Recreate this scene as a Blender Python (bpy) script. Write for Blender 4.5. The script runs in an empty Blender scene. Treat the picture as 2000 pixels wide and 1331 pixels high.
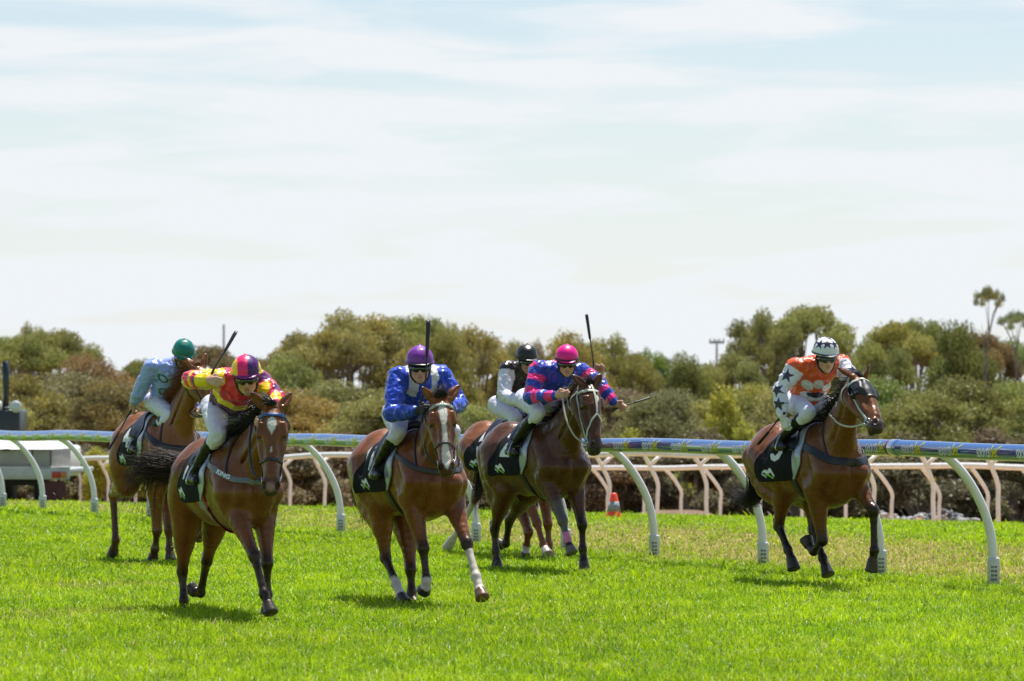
import bpy, bmesh, math, random
import numpy as np
from mathutils import Vector, Matrix

# ------------------------------------------------------------------ camera, sky, sun, exposure
scn = bpy.context.scene
COL = scn.collection
CAM_Z = 1.85
cam_d = bpy.data.cameras.new("camera")
cam = bpy.data.objects.new("camera", cam_d)
COL.objects.link(cam)
cam.location = (0, 0, CAM_Z)
cam.rotation_euler = (math.radians(90) + math.atan(100.5 / 8200), 0, 0)
cam_d.sensor_width = 36
cam_d.lens = 36 * 8200 / 2000
cam_d.clip_start = 0.5
cam_d.clip_end = 8000
cam_d.dof.use_dof = True
cam_d.dof.focus_distance = 37.5
cam_d.dof.aperture_fstop = 4.5
scn.camera = cam

SUN_EL = 69.0
SUN_AZ = np.array([0.30, 0.80])           # the sun stands high, behind the field and a little to the right
SUN_AZ = SUN_AZ / np.linalg.norm(SUN_AZ)
ce, se = math.cos(math.radians(SUN_EL)), math.sin(math.radians(SUN_EL))
SUN_DIR = Vector((SUN_AZ[0] * ce, SUN_AZ[1] * ce, se))
sun_d = bpy.data.lights.new("sun", 'SUN')
sun_d.energy = 5.0
sun_d.angle = math.radians(0.6)
sun_d.color = (1.0, 0.955, 0.88)
sun = bpy.data.objects.new("sun", sun_d)
COL.objects.link(sun)
sun.location = (30, 60, 80)
sun.rotation_euler = SUN_DIR.to_track_quat('Z', 'Y').to_euler()

world = bpy.data.worlds.new("World")
scn.world = world
world.use_nodes = True
wn, wl = world.node_tree.nodes, world.node_tree.links
wn.clear()
w_out = wn.new('ShaderNodeOutputWorld')
w_bg = wn.new('ShaderNodeBackground')
w_sky = wn.new('ShaderNodeTexSky')
w_sky.sky_type = 'NISHITA'
w_sky.sun_disc = False
w_sky.sun_elevation = math.radians(SUN_EL)
w_sky.sun_rotation = math.atan2(SUN_DIR.x, SUN_DIR.y)
w_sky.altitude = 50
w_sky.air_density = 1.0
w_sky.dust_density = 0.4
w_sky.ozone_density = 2.5
# thin streaky cloud: noise over the view direction, flattened towards the horizon
w_tc = wn.new('ShaderNodeTexCoord')
w_map = wn.new('ShaderNodeMapping')
w_map.inputs['Scale'].default_value = (9, 9, 70)
w_map.inputs['Rotation'].default_value = (0, math.radians(1.2), 0)
w_n1 = wn.new('ShaderNodeTexNoise')
w_n1.inputs['Scale'].default_value = 1.35
w_n1.inputs['Detail'].default_value = 6
w_n1.inputs['Roughness'].default_value = 0.52
w_n1.inputs['Distortion'].default_value = 0.35
w_r1 = wn.new('ShaderNodeValToRGB')
w_r1.color_ramp.elements[0].position = 0.44
w_r1.color_ramp.elements[1].position = 0.63
w_sep = wn.new('ShaderNodeSeparateXYZ')
w_hz = wn.new('ShaderNodeMapRange')          # more veil of cloud near the horizon
w_hz.inputs['From Min'].default_value = 0.0
w_hz.inputs['From Max'].default_value = 0.14
w_hz.inputs['To Min'].default_value = 0.84
w_hz.inputs['To Max'].default_value = 0.02
w_add = wn.new('ShaderNodeMath'); w_add.operation = 'MULTIPLY_ADD'; w_add.use_clamp = True
w_mix = wn.new('ShaderNodeMix'); w_mix.data_type = 'RGBA'
CLOUD = (7.12, 7.42, 7.70, 1)
w_mix.inputs[7].default_value = CLOUD
w_bg.inputs['Strength'].default_value = 0.085
wl.new(w_tc.outputs['Generated'], w_map.inputs['Vector'])
wl.new(w_map.outputs['Vector'], w_n1.inputs['Vector'])
wl.new(w_n1.outputs['Fac'], w_r1.inputs['Fac'])
wl.new(w_tc.outputs['Generated'], w_sep.inputs['Vector'])
wl.new(w_sep.outputs['Z'], w_hz.inputs['Value'])
w_add.inputs[1].default_value = 0.80
wl.new(w_r1.outputs['Color'], w_add.inputs[0])
wl.new(w_hz.outputs['Result'], w_add.inputs[2])
w_zen = wn.new('ShaderNodeMapRange')         # the cloud thins out overhead, where the sky is clear blue
w_zen.inputs['From Min'].default_value = 0.14
w_zen.inputs['From Max'].default_value = 0.55
w_zen.inputs['To Min'].default_value = 1.0
w_zen.inputs['To Max'].default_value = 0.25
w_mul = wn.new('ShaderNodeMath'); w_mul.operation = 'MULTIPLY'
wl.new(w_sep.outputs['Z'], w_zen.inputs['Value'])
wl.new(w_add.outputs['Value'], w_mul.inputs[0])
wl.new(w_zen.outputs['Result'], w_mul.inputs[1])
wl.new(w_mul.outputs['Value'], w_mix.inputs[0])
wl.new(w_sky.outputs['Color'], w_mix.inputs[6])
wl.new(w_mix.outputs[2], w_bg.inputs['Color'])
wl.new(w_bg.outputs['Background'], w_out.inputs['Surface'])

scn.view_settings.view_transform = 'Standard'
scn.view_settings.look = 'None'
scn.view_settings.exposure = 0.52
scn.view_settings.gamma = 1.0
scn.cycles.max_bounces = 6
scn.cycles.transparent_max_bounces = 6
scn.cycles.use_adaptive_sampling = True
scn.cycles.use_denoising = True

# ------------------------------------------------------------------ helpers
rng = np.random.default_rng(7)
random.seed(7)


def lin(r, g, b):
    f = lambda v: ((v / 255 + 0.055) / 1.055) ** 2.4 if v > 10 else v / 255 / 12.92
    return np.array([f(r), f(g), f(b)])


def nrm(v):
    v = np.asarray(v, float)
    return v / (np.linalg.norm(v) + 1e-12)


def sstep(a, b, x):
    t = np.clip((x - a) / (b - a), 0, 1)
    return t * t * (3 - 2 * t)


def tag(o, label=None, cat=None, group=None, kind=None):
    if label: o['label'] = label
    if cat: o['category'] = cat
    if group: o['group'] = group
    if kind: o['kind'] = kind
    return o


def link(o, parent=None):
    COL.objects.link(o)
    if parent is not None:
        o.parent = parent
    return o


def mesh_np(name, V, faces, mat, parent=None, col=None, smooth=True, mats=None, fmat=None):
    """faces: array (n,3|4) or list of such arrays"""
    if not isinstance(faces, (list, tuple)):
        faces = [faces]
    V = np.asarray(V, np.float32)
    me = bpy.data.meshes.new(name)
    nv = len(V)
    loops = np.concatenate([np.asarray(f, np.int32).ravel() for f in faces])
    tot = np.concatenate([np.full(len(f), np.asarray(f).shape[1], np.int32) for f in faces])
    start = np.concatenate([[0], np.cumsum(tot)[:-1]]).astype(np.int32)
    me.vertices.add(nv)
    me.vertices.foreach_set('co', V.ravel())
    me.loops.add(len(loops))
    me.loops.foreach_set('vertex_index', loops)
    me.polygons.add(len(tot))
    me.polygons.foreach_set('loop_start', start)
    me.polygons.foreach_set('loop_total', tot)
    if fmat is not None:
        me.polygons.foreach_set('material_index', np.asarray(fmat, np.int32))
    me.polygons.foreach_set('use_smooth', np.full(len(tot), bool(smooth)))
    if col is not None:
        a = me.attributes.new('col', 'FLOAT_COLOR', 'POINT')
        c4 = np.ones((nv, 4), np.float32)
        c4[:, :3] = col
        a.data.foreach_set('color', c4.ravel())
    me.update(calc_edges=True)
    me.validate()
    for m in (mats or [mat]):
        me.materials.append(m)
    o = bpy.data.objects.new(name, me)
    return link(o, parent)


class MB:
    """collects simple shapes into one mesh"""
    def __init__(s):
        s.V, s.F, s.C, s.n = [], [], [], 0

    def raw(s, V, F, col=None):
        V = np.asarray(V, float)
        s.V.append(V)
        for f in (F if isinstance(F, list) else [F]):
            s.F.append(np.asarray(f, int) + s.n)
        s.C.append(np.tile(np.asarray(col if col is not None else (1, 1, 1), float), (len(V), 1)) if col is None or np.ndim(col) == 1 else np.asarray(col))
        s.n += len(V)

    def box(s, lo, hi, bev=0.0, M=None, col=None):
        lo, hi = np.asarray(lo, float), np.asarray(hi, float)
        b = min(bev, *(0.49 * (hi - lo)))
        if b <= 0:
            V = np.array([[x, y, z] for x in (lo[0], hi[0]) for y in (lo[1], hi[1]) for z in (lo[2], hi[2])])
            F = np.array([[0, 1, 3, 2], [4, 6, 7, 5], [0, 4, 5, 1], [2, 3, 7, 6], [0, 2, 6, 4], [1, 5, 7, 3]])
        else:
            bm = bmesh.new()
            bmesh.ops.create_cube(bm, size=1.0)
            for v in bm.verts:
                v.co = Vector([(lo[i] + hi[i]) / 2 + v.co[i] * (hi[i] - lo[i]) for i in range(3)])
            bmesh.ops.bevel(bm, geom=list(bm.edges), offset=b, segments=2, profile=0.5, affect='EDGES')
            bmesh.ops.triangulate(bm, faces=bm.faces)
            V = np.array([v.co[:] for v in bm.verts])
            bm.verts.index_update()
            F = np.array([[v.index for v in f.verts] for f in bm.faces])
            bm.free()
        if M is not None:
            V = V @ np.asarray(M)[:3, :3].T + np.asarray(M)[:3, 3]
        s.raw(V, F, col)

    def tube(s, P, R, n=12, caps=True, col=None, flat=1.0, up=None):
        V, F = tube(P, R, n, caps, flat, up)
        s.raw(V, F, col)

    def build(s, name, mat, parent=None, smooth=True, usecol=False):
        q = [f for f in s.F if f.shape[1] == 4]
        t = [f for f in s.F if f.shape[1] == 3]
        fs = []
        if q: fs.append(np.concatenate(q))
        if t: fs.append(np.concatenate(t))
        return mesh_np(name, np.concatenate(s.V), fs, mat, parent, np.concatenate(s.C) if usecol else None, smooth)


def frames(P, up=None):
    P = np.asarray(P, float)
    T = np.gradient(P, axis=0)
    T /= np.linalg.norm(T, axis=1)[:, None] + 1e-12
    u = np.asarray(up if up is not None else ([0, 0, 1] if abs(T[0][2]) < 0.9 else [1, 0, 0]), float)
    N = np.zeros_like(P)
    for i in range(len(P)):
        v = u - T[i] * (u @ T[i])
        ln = np.linalg.norm(v)
        v = v / ln if ln > 1e-6 else N[i - 1]
        N[i] = v
        if up is None:
            u = v
    B = np.cross(T, N)
    return T, N, B


def tube(P, R, n=12, caps=True, flat=1.0, up=None):
    P = np.asarray(P, float)
    m = len(P)
    R = np.broadcast_to(np.asarray(R, float), (m,))
    T, N, B = frames(P, up)
    a = np.linspace(0, 2 * np.pi, n, endpoint=False)
    V = (P[:, None, :] + R[:, None, None] * (np.cos(a)[None, :, None] * B[:, None, :] + flat * np.sin(a)[None, :, None] * N[:, None, :])).reshape(-1, 3)
    i = np.arange(m - 1)[:, None] * n
    j = np.arange(n)[None, :]
    k = (j + 1) % n
    F = [np.stack([i + j, i + k, i + n + k, i + n + j], -1).reshape(-1, 4)]
    if caps:
        V = np.concatenate([V, P[:1], P[-1:]])
        c0, c1 = m * n, m * n + 1
        j = np.arange(n); k = (j + 1) % n
        F.append(np.concatenate([np.stack([np.full(n, c0), k, j], -1), np.stack([np.full(n, c1), (m - 1) * n + j, (m - 1) * n + k], -1)]))
    return V, F


def spline(P, n=8, closed=False):
    """Catmull-Rom through the rows of P"""
    P = np.asarray(P, float)
    if closed:
        Q = np.concatenate([P[-1:], P, P[:2]])
    else:
        Q = np.concatenate([2 * P[:1] - P[1:2], P, 2 * P[-1:] - P[-2:-1]])
    out = []
    for i in range(len(Q) - 3):
        a, b, c, d = Q[i:i + 4]
        for t in np.linspace(0, 1, n, endpoint=False):
            out.append(0.5 * ((2 * b) + (-a + c) * t + (2 * a - 5 * b + 4 * c - d) * t * t + (-a + 3 * b - 3 * c + d) * t ** 3))
    if not closed:
        out.append(Q[-2])
    return np.array(out)


NG = 32
_ng = rng.random((NG, NG, NG)).astype(np.float32)


def vnoise(P):
    P = np.asarray(P, np.float32)
    i = np.floor(P).astype(np.int32)
    f = P - i
    f = f * f * (3 - 2 * f)
    i0 = i % NG
    i1 = (i + 1) % NG
    x0, y0, z0 = i0[..., 0], i0[..., 1], i0[..., 2]
    x1, y1, z1 = i1[..., 0], i1[..., 1], i1[..., 2]
    fx, fy, fz = f[..., 0], f[..., 1], f[..., 2]
    a = _ng[x0, y0, z0] * (1 - fx) + _ng[x1, y0, z0] * fx
    b = _ng[x0, y1, z0] * (1 - fx) + _ng[x1, y1, z0] * fx
    c = _ng[x0, y0, z1] * (1 - fx) + _ng[x1, y0, z1] * fx
    d = _ng[x0, y1, z1] * (1 - fx) + _ng[x1, y1, z1] * fx
    return (a * (1 - fy) + b * fy) * (1 - fz) + (c * (1 - fy) + d * fy) * fz


def fbm(P, o=3):
    P = np.asarray(P, np.float32)
    s = 0; w = 1.0; t = 0
    for k in range(o):
        s = s + w * vnoise(P * 2 ** k + 17.3 * k)
        t += w; w *= 0.5
    return s / t


# ------------------------------------------------------------------ implicit surfaces (smoothly blended solids)
class Field:
    def __init__(s, lo, hi, h):
        s.lo = np.asarray(lo, float); s.h = h
        s.n = np.ceil((np.asarray(hi, float) - s.lo) / h).astype(int) + 1
        s.F = np.full(s.n, 0.3, np.float32)
        s.ax = [(s.lo[i] + h * np.arange(s.n[i])).astype(np.float32) for i in range(3)]
        s.M = 0.10

    def _win(s, lo, hi, m):
        a = np.maximum(np.floor((np.asarray(lo) - m - s.lo) / s.h).astype(int), 0)
        b = np.minimum(np.ceil((np.asarray(hi) + m - s.lo) / s.h).astype(int) + 1, s.n)
        if np.any(b <= a):
            return None
        sl = tuple(slice(a[i], b[i]) for i in range(3))
        X = s.ax[0][sl[0]][:, None, None]
        Y = s.ax[1][sl[1]][None, :, None]
        Z = s.ax[2][sl[2]][None, None, :]
        return sl, X, Y, Z

    def _mix(s, sl, d, k, sub):
        A = s.F[sl]
        if sub:
            d = -d
            hh = np.maximum(k - np.abs(A - d), 0) / max(k, 1e-6)
            s.F[sl] = np.maximum(A, d) + hh * hh * k * 0.25
        else:
            hh = np.maximum(k - np.abs(A - d), 0) / max(k, 1e-6)
            s.F[sl] = np.minimum(A, d) - hh * hh * k * 0.25

    def cap(s, a, b, r1, r2, k=0.02, w=None, ratio=1.0, sub=False):
        """tapered capsule; w/ratio widen (ratio>1) or thin it along the unit vector w"""
        a = np.asarray(a, float); b = np.asarray(b, float)
        rm = max(r1, r2) * max(ratio, 1.0)
        q = s._win(np.minimum(a, b) - rm, np.maximum(a, b) + rm, s.M)
        if q is None: return s
        sl, X, Y, Z = q
        px, py, pz = X - a[0], Y - a[1], Z - a[2]
        ba = b - a
        if w is not None:
            w = nrm(w)
            g = (1.0 / ratio - 1.0) * (px * w[0] + py * w[1] + pz * w[2])
            px, py, pz = px + g * w[0], py + g * w[1], pz + g * w[2]
            gb = (1.0 / ratio - 1.0) * (ba @ w)
            ba = ba + gb * w
        bb = ba @ ba + 1e-9
        t = np.clip((px * ba[0] + py * ba[1] + pz * ba[2]) / bb, 0, 1)
        d = np.sqrt((px - t * ba[0]) ** 2 + (py - t * ba[1]) ** 2 + (pz - t * ba[2]) ** 2) - (r1 + (r2 - r1) * t)
        if w is not None and ratio < 1: d = d * ratio
        s._mix(sl, d, k, sub)
        return s

    def chain(s, P, R, k=0.02, w=None, ratio=1.0, n=0, k0=None):
        P = np.asarray(P, float); R = np.asarray(R, float)
        rt = np.broadcast_to(np.asarray(ratio, float), (len(P),))
        if n:
            Q = spline(np.column_stack([P, R, rt]), n)
            P, R, rt = Q[:, :3], Q[:, 3], Q[:, 4]
        # internal joints blend tightly, so build the chain on its own, then merge
        sub = Field.__new__(Field)
        rm = (R * np.maximum(rt, 1)).max()
        q = s._win(P.min(0) - rm, P.max(0) + rm, s.M)
        if q is None: return s
        sl = q[0]
        sub.lo = np.array([s.ax[i][sl[i].start] for i in range(3)], float)
        sub.h = s.h
        sub.n = np.array([sl[i].stop - sl[i].start for i in range(3)])
        sub.F = np.full(sub.n, 0.3, np.float32)
        sub.ax = [s.ax[i][sl[i]] for i in range(3)]
        sub.M = s.M
        for i in range(len(P) - 1):
            sub.cap(P[i], P[i + 1], R[i], R[i + 1], 0.008 if n else 0.015, w, (rt[i] + rt[i + 1]) / 2)
        s._mix(sl, sub.F, k, False)
        return s

    def ell(s, c, r, k=0.02, A=None, sub=False):
        """ellipsoid; A rows are its axes"""
        c = np.asarray(c, float); r = np.asarray(r, float)
        A = np.eye(3) if A is None else np.asarray(A, float)
        ext = np.sqrt(((A * r[:, None]) ** 2).sum(0))
        q = s._win(c - ext, c + ext, s.M)
        if q is None: return s
        sl, X, Y, Z = q
        px, py, pz = X - c[0], Y - c[1], Z - c[2]
        k0 = 0; k1 = 0
        for i in range(3):
            u = px * A[i, 0] + py * A[i, 1] + pz * A[i, 2]
            k0 = k0 + (u / r[i]) ** 2
            k1 = k1 + (u / r[i] ** 2) ** 2
        k0 = np.sqrt(k0); k1 = np.sqrt(k1) + 1e-9
        d = k0 * (k0 - 1) / k1
        d = np.where(k0 < 0.3, -np.min(r) * 0.7, d)
        s._mix(sl, d, k, sub)
        return s

    def cone(s, a, b, r1, r2, k=0.008):
        """flat-ended cone frustum"""
        a = np.asarray(a, float); b = np.asarray(b, float)
        rm = max(r1, r2)
        q = s._win(np.minimum(a, b) - rm, np.maximum(a, b) + rm, 0.03)
        if q is None: return s
        sl, X, Y, Z = q
        L = np.linalg.norm(b - a); n = (b - a) / L
        px, py, pz = X - a[0], Y - a[1], Z - a[2]
        t = px * n[0] + py * n[1] + pz * n[2]
        rad = np.sqrt(np.maximum(px * px + py * py + pz * pz - t * t, 0))
        rr = r1 + (r2 - r1) * np.clip(t / L, 0, 1)
        d = np.maximum(rad - rr, np.maximum(t - L, -t))
        s._mix(sl, d, k, False)
        return s

    def cut(s, p, n, k=0.004):
        """remove everything on the +n side of the plane through p"""
        n = nrm(n); p = np.asarray(p, float)
        X = s.ax[0][:, None, None]; Y = s.ax[1][None, :, None]; Z = s.ax[2][None, None, :]
        d = (X - p[0]) * n[0] + (Y - p[1]) * n[1] + (Z - p[2]) * n[2]
        s.F = np.maximum(s.F, d.astype(np.float32))
        return s

    def ruffle(s, amp, freq, seed=0.0, band=0.05, stretch=(1, 1, 1)):
        I = np.argwhere(np.abs(s.F) < band)
        P = s.lo + s.h * I
        n = fbm(P * freq * np.asarray(stretch) + seed, 2)
        n = 1 - np.abs(2 * n - 1) * 2.2        # ridges, like folds in thin cloth
        s.F[I[:, 0], I[:, 1], I[:, 2]] -= (amp * n).astype(np.float32)
        return s

    def sample(s, P):
        g = (np.asarray(P, float) - s.lo) / s.h
        g = np.clip(g, 0, s.n - 1.001)
        i = g.astype(int); f = g - i
        F = s.F
        x, y, z = i.T
        fx, fy, fz = f.T
        c00 = F[x, y, z] * (1 - fx) + F[x + 1, y, z] * fx
        c10 = F[x, y + 1, z] * (1 - fx) + F[x + 1, y + 1, z] * fx
        c01 = F[x, y, z + 1] * (1 - fx) + F[x + 1, y, z + 1] * fx
        c11 = F[x, y + 1, z + 1] * (1 - fx) + F[x + 1, y + 1, z + 1] * fx
        return (c00 * (1 - fy) + c10 * fy) * (1 - fz) + (c01 * (1 - fy) + c11 * fy) * fz

    def grad(s, P):
        e = s.h * 1.2
        G = np.stack([s.sample(P + np.eye(3)[i] * e) - s.sample(P - np.eye(3)[i] * e) for i in range(3)], -1)
        return G / (np.linalg.norm(G, axis=1)[:, None] + 1e-9)

    def project(s, P, off=0.0, it=8):
        P = np.array(P, float)
        for _ in range(it):
            d = s.sample(P) - off
            P = P - 0.8 * np.clip(d, -0.05, 0.05)[:, None] * s.grad(P)
        return P

    def hit(s, C, D, tmax=0.7, off=0.0, n=90):
        """march outward from C along D: first exit from the solid"""
        C = np.broadcast_to(np.asarray(C, float), np.shape(D)); D = np.asarray(D, float)
        t = np.linspace(0.02, tmax, n)
        P = C[:, None, :] + t[None, :, None] * D[:, None, :]
        v = s.sample(P.reshape(-1, 3)).reshape(len(D), n) - off
        out = (v > 0)
        i = np.where(out.any(1), out.argmax(1), n - 1)
        i0 = np.maximum(i - 1, 0)
        r = np.arange(len(D))
        a, b = v[r, i0], v[r, i]
        w = np.where(np.abs(b - a) > 1e-6, np.clip(-a / (b - a), 0, 1), 0)
        tt = t[i0] + (t[i] - t[i0]) * w
        return C + tt[:, None] * D

    def mesh(s):
        F = s.F; S = F < 0
        c = np.zeros(s.n - 1, np.int8)
        for dx in (0, 1):
            for dy in (0, 1):
                for dz in (0, 1):
                    c += S[dx:S.shape[0] - 1 + dx, dy:S.shape[1] - 1 + dy, dz:S.shape[2] - 1 + dz]
        act = (c > 0) & (c < 8)
        I = np.argwhere(act)
        cor = [(x, y, z) for x in (0, 1) for y in (0, 1) for z in (0, 1)]
        val = np.stack([F[I[:, 0] + x, I[:, 1] + y, I[:, 2] + z] for x, y, z in cor], 1)
        acc = np.zeros((len(I), 3)); cnt = np.zeros(len(I))
        for a in range(8):
            for b in range(a + 1, 8):
                da = np.array(cor[b]) - np.array(cor[a])
                if np.abs(da).sum() != 1: continue
                va, vb = val[:, a], val[:, b]
                m = (va < 0) != (vb < 0)
                t = np.where(m, va / np.where(m, va - vb, 1), 0)
                acc += m[:, None] * (np.array(cor[a]) + t[:, None] * da)
                cnt += m
        V = s.lo + s.h * (I + acc / cnt[:, None])
        idm = np.full(act.shape, -1, np.int32)
        idm[act] = np.arange(len(I))
        Q = []
        for ax in range(3):
            u, v = [(1, 2), (2, 0), (0, 1)][ax]
            sl0 = [slice(None)] * 3; sl1 = [slice(None)] * 3
            sl0[ax] = slice(0, -1); sl1[ax] = slice(1, None)
            ch = S[tuple(sl0)] != S[tuple(sl1)]
            E = np.argwhere(ch)
            E = E[(E[:, u] > 0) & (E[:, v] > 0) & (E[:, u] < s.n[u] - 1) & (E[:, v] < s.n[v] - 1)]
            ins = S[E[:, 0], E[:, 1], E[:, 2]]
            def cell(du, dv):
                G = E.copy(); G[:, u] -= du; G[:, v] -= dv
                return idm[G[:, 0], G[:, 1], G[:, 2]]
            q = np.stack([cell(1, 1), cell(0, 1), cell(0, 0), cell(1, 0)], 1)
            q[~ins] = q[~ins][:, ::-1]
            Q.append(q)
        return V, np.concatenate(Q)


def ribbon(fld, P, width, thick, off=0.0, closed=False, n=8, proj=True):
    """a flat strap laid along P on the surface of fld"""
    P = spline(P, n, closed)
    if proj:
        P = fld.project(P, off + thick * 0.5)
    if closed:
        T = np.roll(P, -1, 0) - np.roll(P, 1, 0)
    else:
        T = np.gradient(P, axis=0)
    T /= np.linalg.norm(T, axis=1)[:, None] + 1e-9
    N = fld.grad(P)
    N = N - (N * T).sum(1)[:, None] * T
    N /= np.linalg.norm(N, axis=1)[:, None] + 1e-9
    B = np.cross(T, N)
    m = len(P)
    w, t = width / 2, thick / 2
    prof = [(-w, -t), (w, -t), (w, t * .6), (w * .85, t), (-w * .85, t), (-w, t * .6)]
    V = np.stack([P + B * x + N * y for x, y in prof], 1).reshape(-1, 3)
    k = len(prof)
    F = []
    for i in range(m if closed else m - 1):
        i2 = (i + 1) % m
        for j in range(k):
            j2 = (j + 1) % k
            F.append((i * k + j, i2 * k + j, i2 * k + j2, i * k + j2))
    F = [np.array(F)]
    if not closed:
        F.append(np.array([[0, 1, 2], [0, 2, 3], [0, 3, 4], [0, 4, 5]] + [[(m - 1) * k + a, (m - 1) * k + b, (m - 1) * k + c] for a, b, c in ((0, 2, 1), (0, 3, 2), (0, 4, 3), (0, 5, 4))]))
    return V, F


def mat(name, base=(0.5, 0.5, 0.5), rough=0.6, spec=0.5, metal=0.0, attr=False, noise=0.0, nscale=30.0,
        bump=0.0, bscale=60.0, coat=0.0, sheen=0.0, bstretch=(1, 1, 1), trans=0.0, objcol=False, coatr=0.1, rvar=0.0):
    m = bpy.data.materials.new(name)
    m.use_nodes = True
    nt = m.node_tree
    N, L = nt.nodes, nt.links
    b = N['Principled BSDF']
    b.inputs['Roughness'].default_value = rough
    b.inputs['Specular IOR Level'].default_value = spec
    b.inputs['Metallic'].default_value = metal
    b.inputs['Coat Weight'].default_value = coat
    b.inputs['Coat Roughness'].default_value = coatr
    b.inputs['Sheen Weight'].default_value = sheen
    tc = N.new('ShaderNodeTexCoord')
    src = None
    if attr:
        a = N.new('ShaderNodeAttribute'); a.attribute_name = 'col'
        src = a.outputs['Color']
    if objcol:
        oi = N.new('ShaderNodeObjectInfo')
        if src is None: src = oi.outputs['Color']
        else:
            mm = N.new('ShaderNodeMix'); mm.data_type = 'RGBA'; mm.blend_type = 'MULTIPLY'
            mm.inputs[0].default_value = 1
            L.new(src, mm.inputs[6]); L.new(oi.outputs['Color'], mm.inputs[7])
            src = mm.outputs[2]
    if noise > 0:
        nz = N.new('ShaderNodeTexNoise')
        nz.inputs['Scale'].default_value = nscale
        nz.inputs['Detail'].default_value = 4
        L.new(tc.outputs['Object'], nz.inputs['Vector'])
        mr = N.new('ShaderNodeMapRange')
        mr.inputs['From Min'].default_value = 0.3; mr.inputs['From Max'].default_value = 0.7
        mr.inputs['To Min'].default_value = 1 - noise; mr.inputs['To Max'].default_value = 1 + noise
        L.new(nz.outputs['Fac'], mr.inputs['Value'])
        vm = N.new('ShaderNodeVectorMath'); vm.operation = 'SCALE'
        if src is not None: L.new(src, vm.inputs[0])
        else: vm.inputs[0].default_value = tuple(base)[:3]
        L.new(mr.outputs['Result'], vm.inputs['Scale'])
        src = vm.outputs['Vector']
        if rvar > 0:
            m2 = N.new('ShaderNodeMapRange')
            m2.inputs['From Min'].default_value = 0.3; m2.inputs['From Max'].default_value = 0.7
            m2.inputs['To Min'].default_value = rough - rvar; m2.inputs['To Max'].default_value = rough + rvar
            L.new(nz.outputs['Fac'], m2.inputs['Value'])
            L.new(m2.outputs['Result'], b.inputs['Roughness'])
    if src is not None:
        L.new(src, b.inputs['Base Color'])
    else:
        b.inputs['Base Color'].default_value = (*tuple(base)[:3], 1)
    if bump > 0:
        mp = N.new('ShaderNodeMapping'); mp.inputs['Scale'].default_value = bstretch
        L.new(tc.outputs['Object'], mp.inputs['Vector'])
        bn = N.new('ShaderNodeTexNoise')
        bn.inputs['Scale'].default_value = bscale; bn.inputs['Detail'].default_value = 3
        L.new(mp.outputs['Vector'], bn.inputs['Vector'])
        bp = N.new('ShaderNodeBump')
        bp.inputs['Strength'].default_value = bump
        bp.inputs['Distance'].default_value = 0.01
        L.new(bn.outputs['Fac'], bp.inputs['Height'])
        L.new(bp.outputs['Normal'], b.inputs['Normal'])
    if trans > 0:
        tr = N.new('ShaderNodeBsdfTranslucent')
        if src is not None: L.new(src, tr.inputs['Color'])
        else: tr.inputs['Color'].default_value = (*tuple(base)[:3], 1)
        mx = N.new('ShaderNodeMixShader'); mx.inputs[0].default_value = trans
        L.new(b.outputs['BSDF'], mx.inputs[1]); L.new(tr.outputs['BSDF'], mx.inputs[2])
        L.new(mx.outputs['Shader'], N['Material Output'].inputs['Surface'])
    return m


def text_mesh(s, size=1.0, shear=0.0, bold=0.0, spacing=1.0):
    """letters as a flat triangulated outline (built-in font)"""
    cu = bpy.data.curves.new('lettering', 'FONT')
    cu.body = s; cu.size = size; cu.shear = shear; cu.offset = bold; cu.space_character = spacing
    o = bpy.data.objects.new('lettering', cu)
    COL.objects.link(o)
    dg = bpy.context.evaluated_depsgraph_get()
    me = bpy.data.meshes.new_from_object(o.evaluated_get(dg))
    bm = bmesh.new(); bm.from_mesh(me)
    bmesh.ops.triangulate(bm, faces=bm.faces)
    ys = [v.co.y for v in bm.verts]
    for y in np.linspace(min(ys), max(ys), 7)[1:-1]:
        bmesh.ops.bisect_plane(bm, geom=list(bm.verts) + list(bm.edges) + list(bm.faces), plane_co=(0, float(y), 0), plane_no=(0, 1, 0))
    bmesh.ops.triangulate(bm, faces=bm.faces)
    bm.verts.index_update()
    V = np.array([v.co[:] for v in bm.verts])
    F = np.array([[v.index for v in f.verts] for f in bm.faces])
    bm.free()
    bpy.data.objects.remove(o); bpy.data.curves.remove(cu); bpy.data.meshes.remove(me)
    return V, F

# ------------------------------------------------------------------ ground
RS = np.array([-0.42, 0.907])      # along the running rail, away from the camera
RN = np.array([0.907, 0.42])       # across it, away from the track
P0 = np.array([4.55, 39.7])        # foot of the nearest post in view


def st(X, Y):
    return RS[0] * X + RS[1] * Y, RN[0] * X + RN[1] * Y - 20.8


def gz(X, Y):
    X = np.asarray(X, float); Y = np.asarray(Y, float)
    s, t = st(X, Y)
    v = -0.35 - 0.017 * (s - 59) - 0.034 * (t - 15)
    k = 0.09
    z = -k * np.logaddexp(0, -v / k)
    return np.maximum(z, -3.2)


def dryness(X, Y):
    s, t = st(X, Y)
    P = np.stack([X, Y, 0 * X], -1)
    n = fbm(P * 0.55 + 3, 3)
    n2 = fbm(P * np.array([2.2, 0.9, 1]) + 40, 3)
    d = sstep(-0.4, 1.2, t) * (1 - sstep(4.4, 6.6, t)) * (1 - 0.55 * sstep(46, 64, s))
    return np.clip(d * (0.55 + 1.5 * (n2 - 0.28)) + 0.9 * sstep(0.70, 0.8, n) * 0.5, 0, 1)


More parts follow.
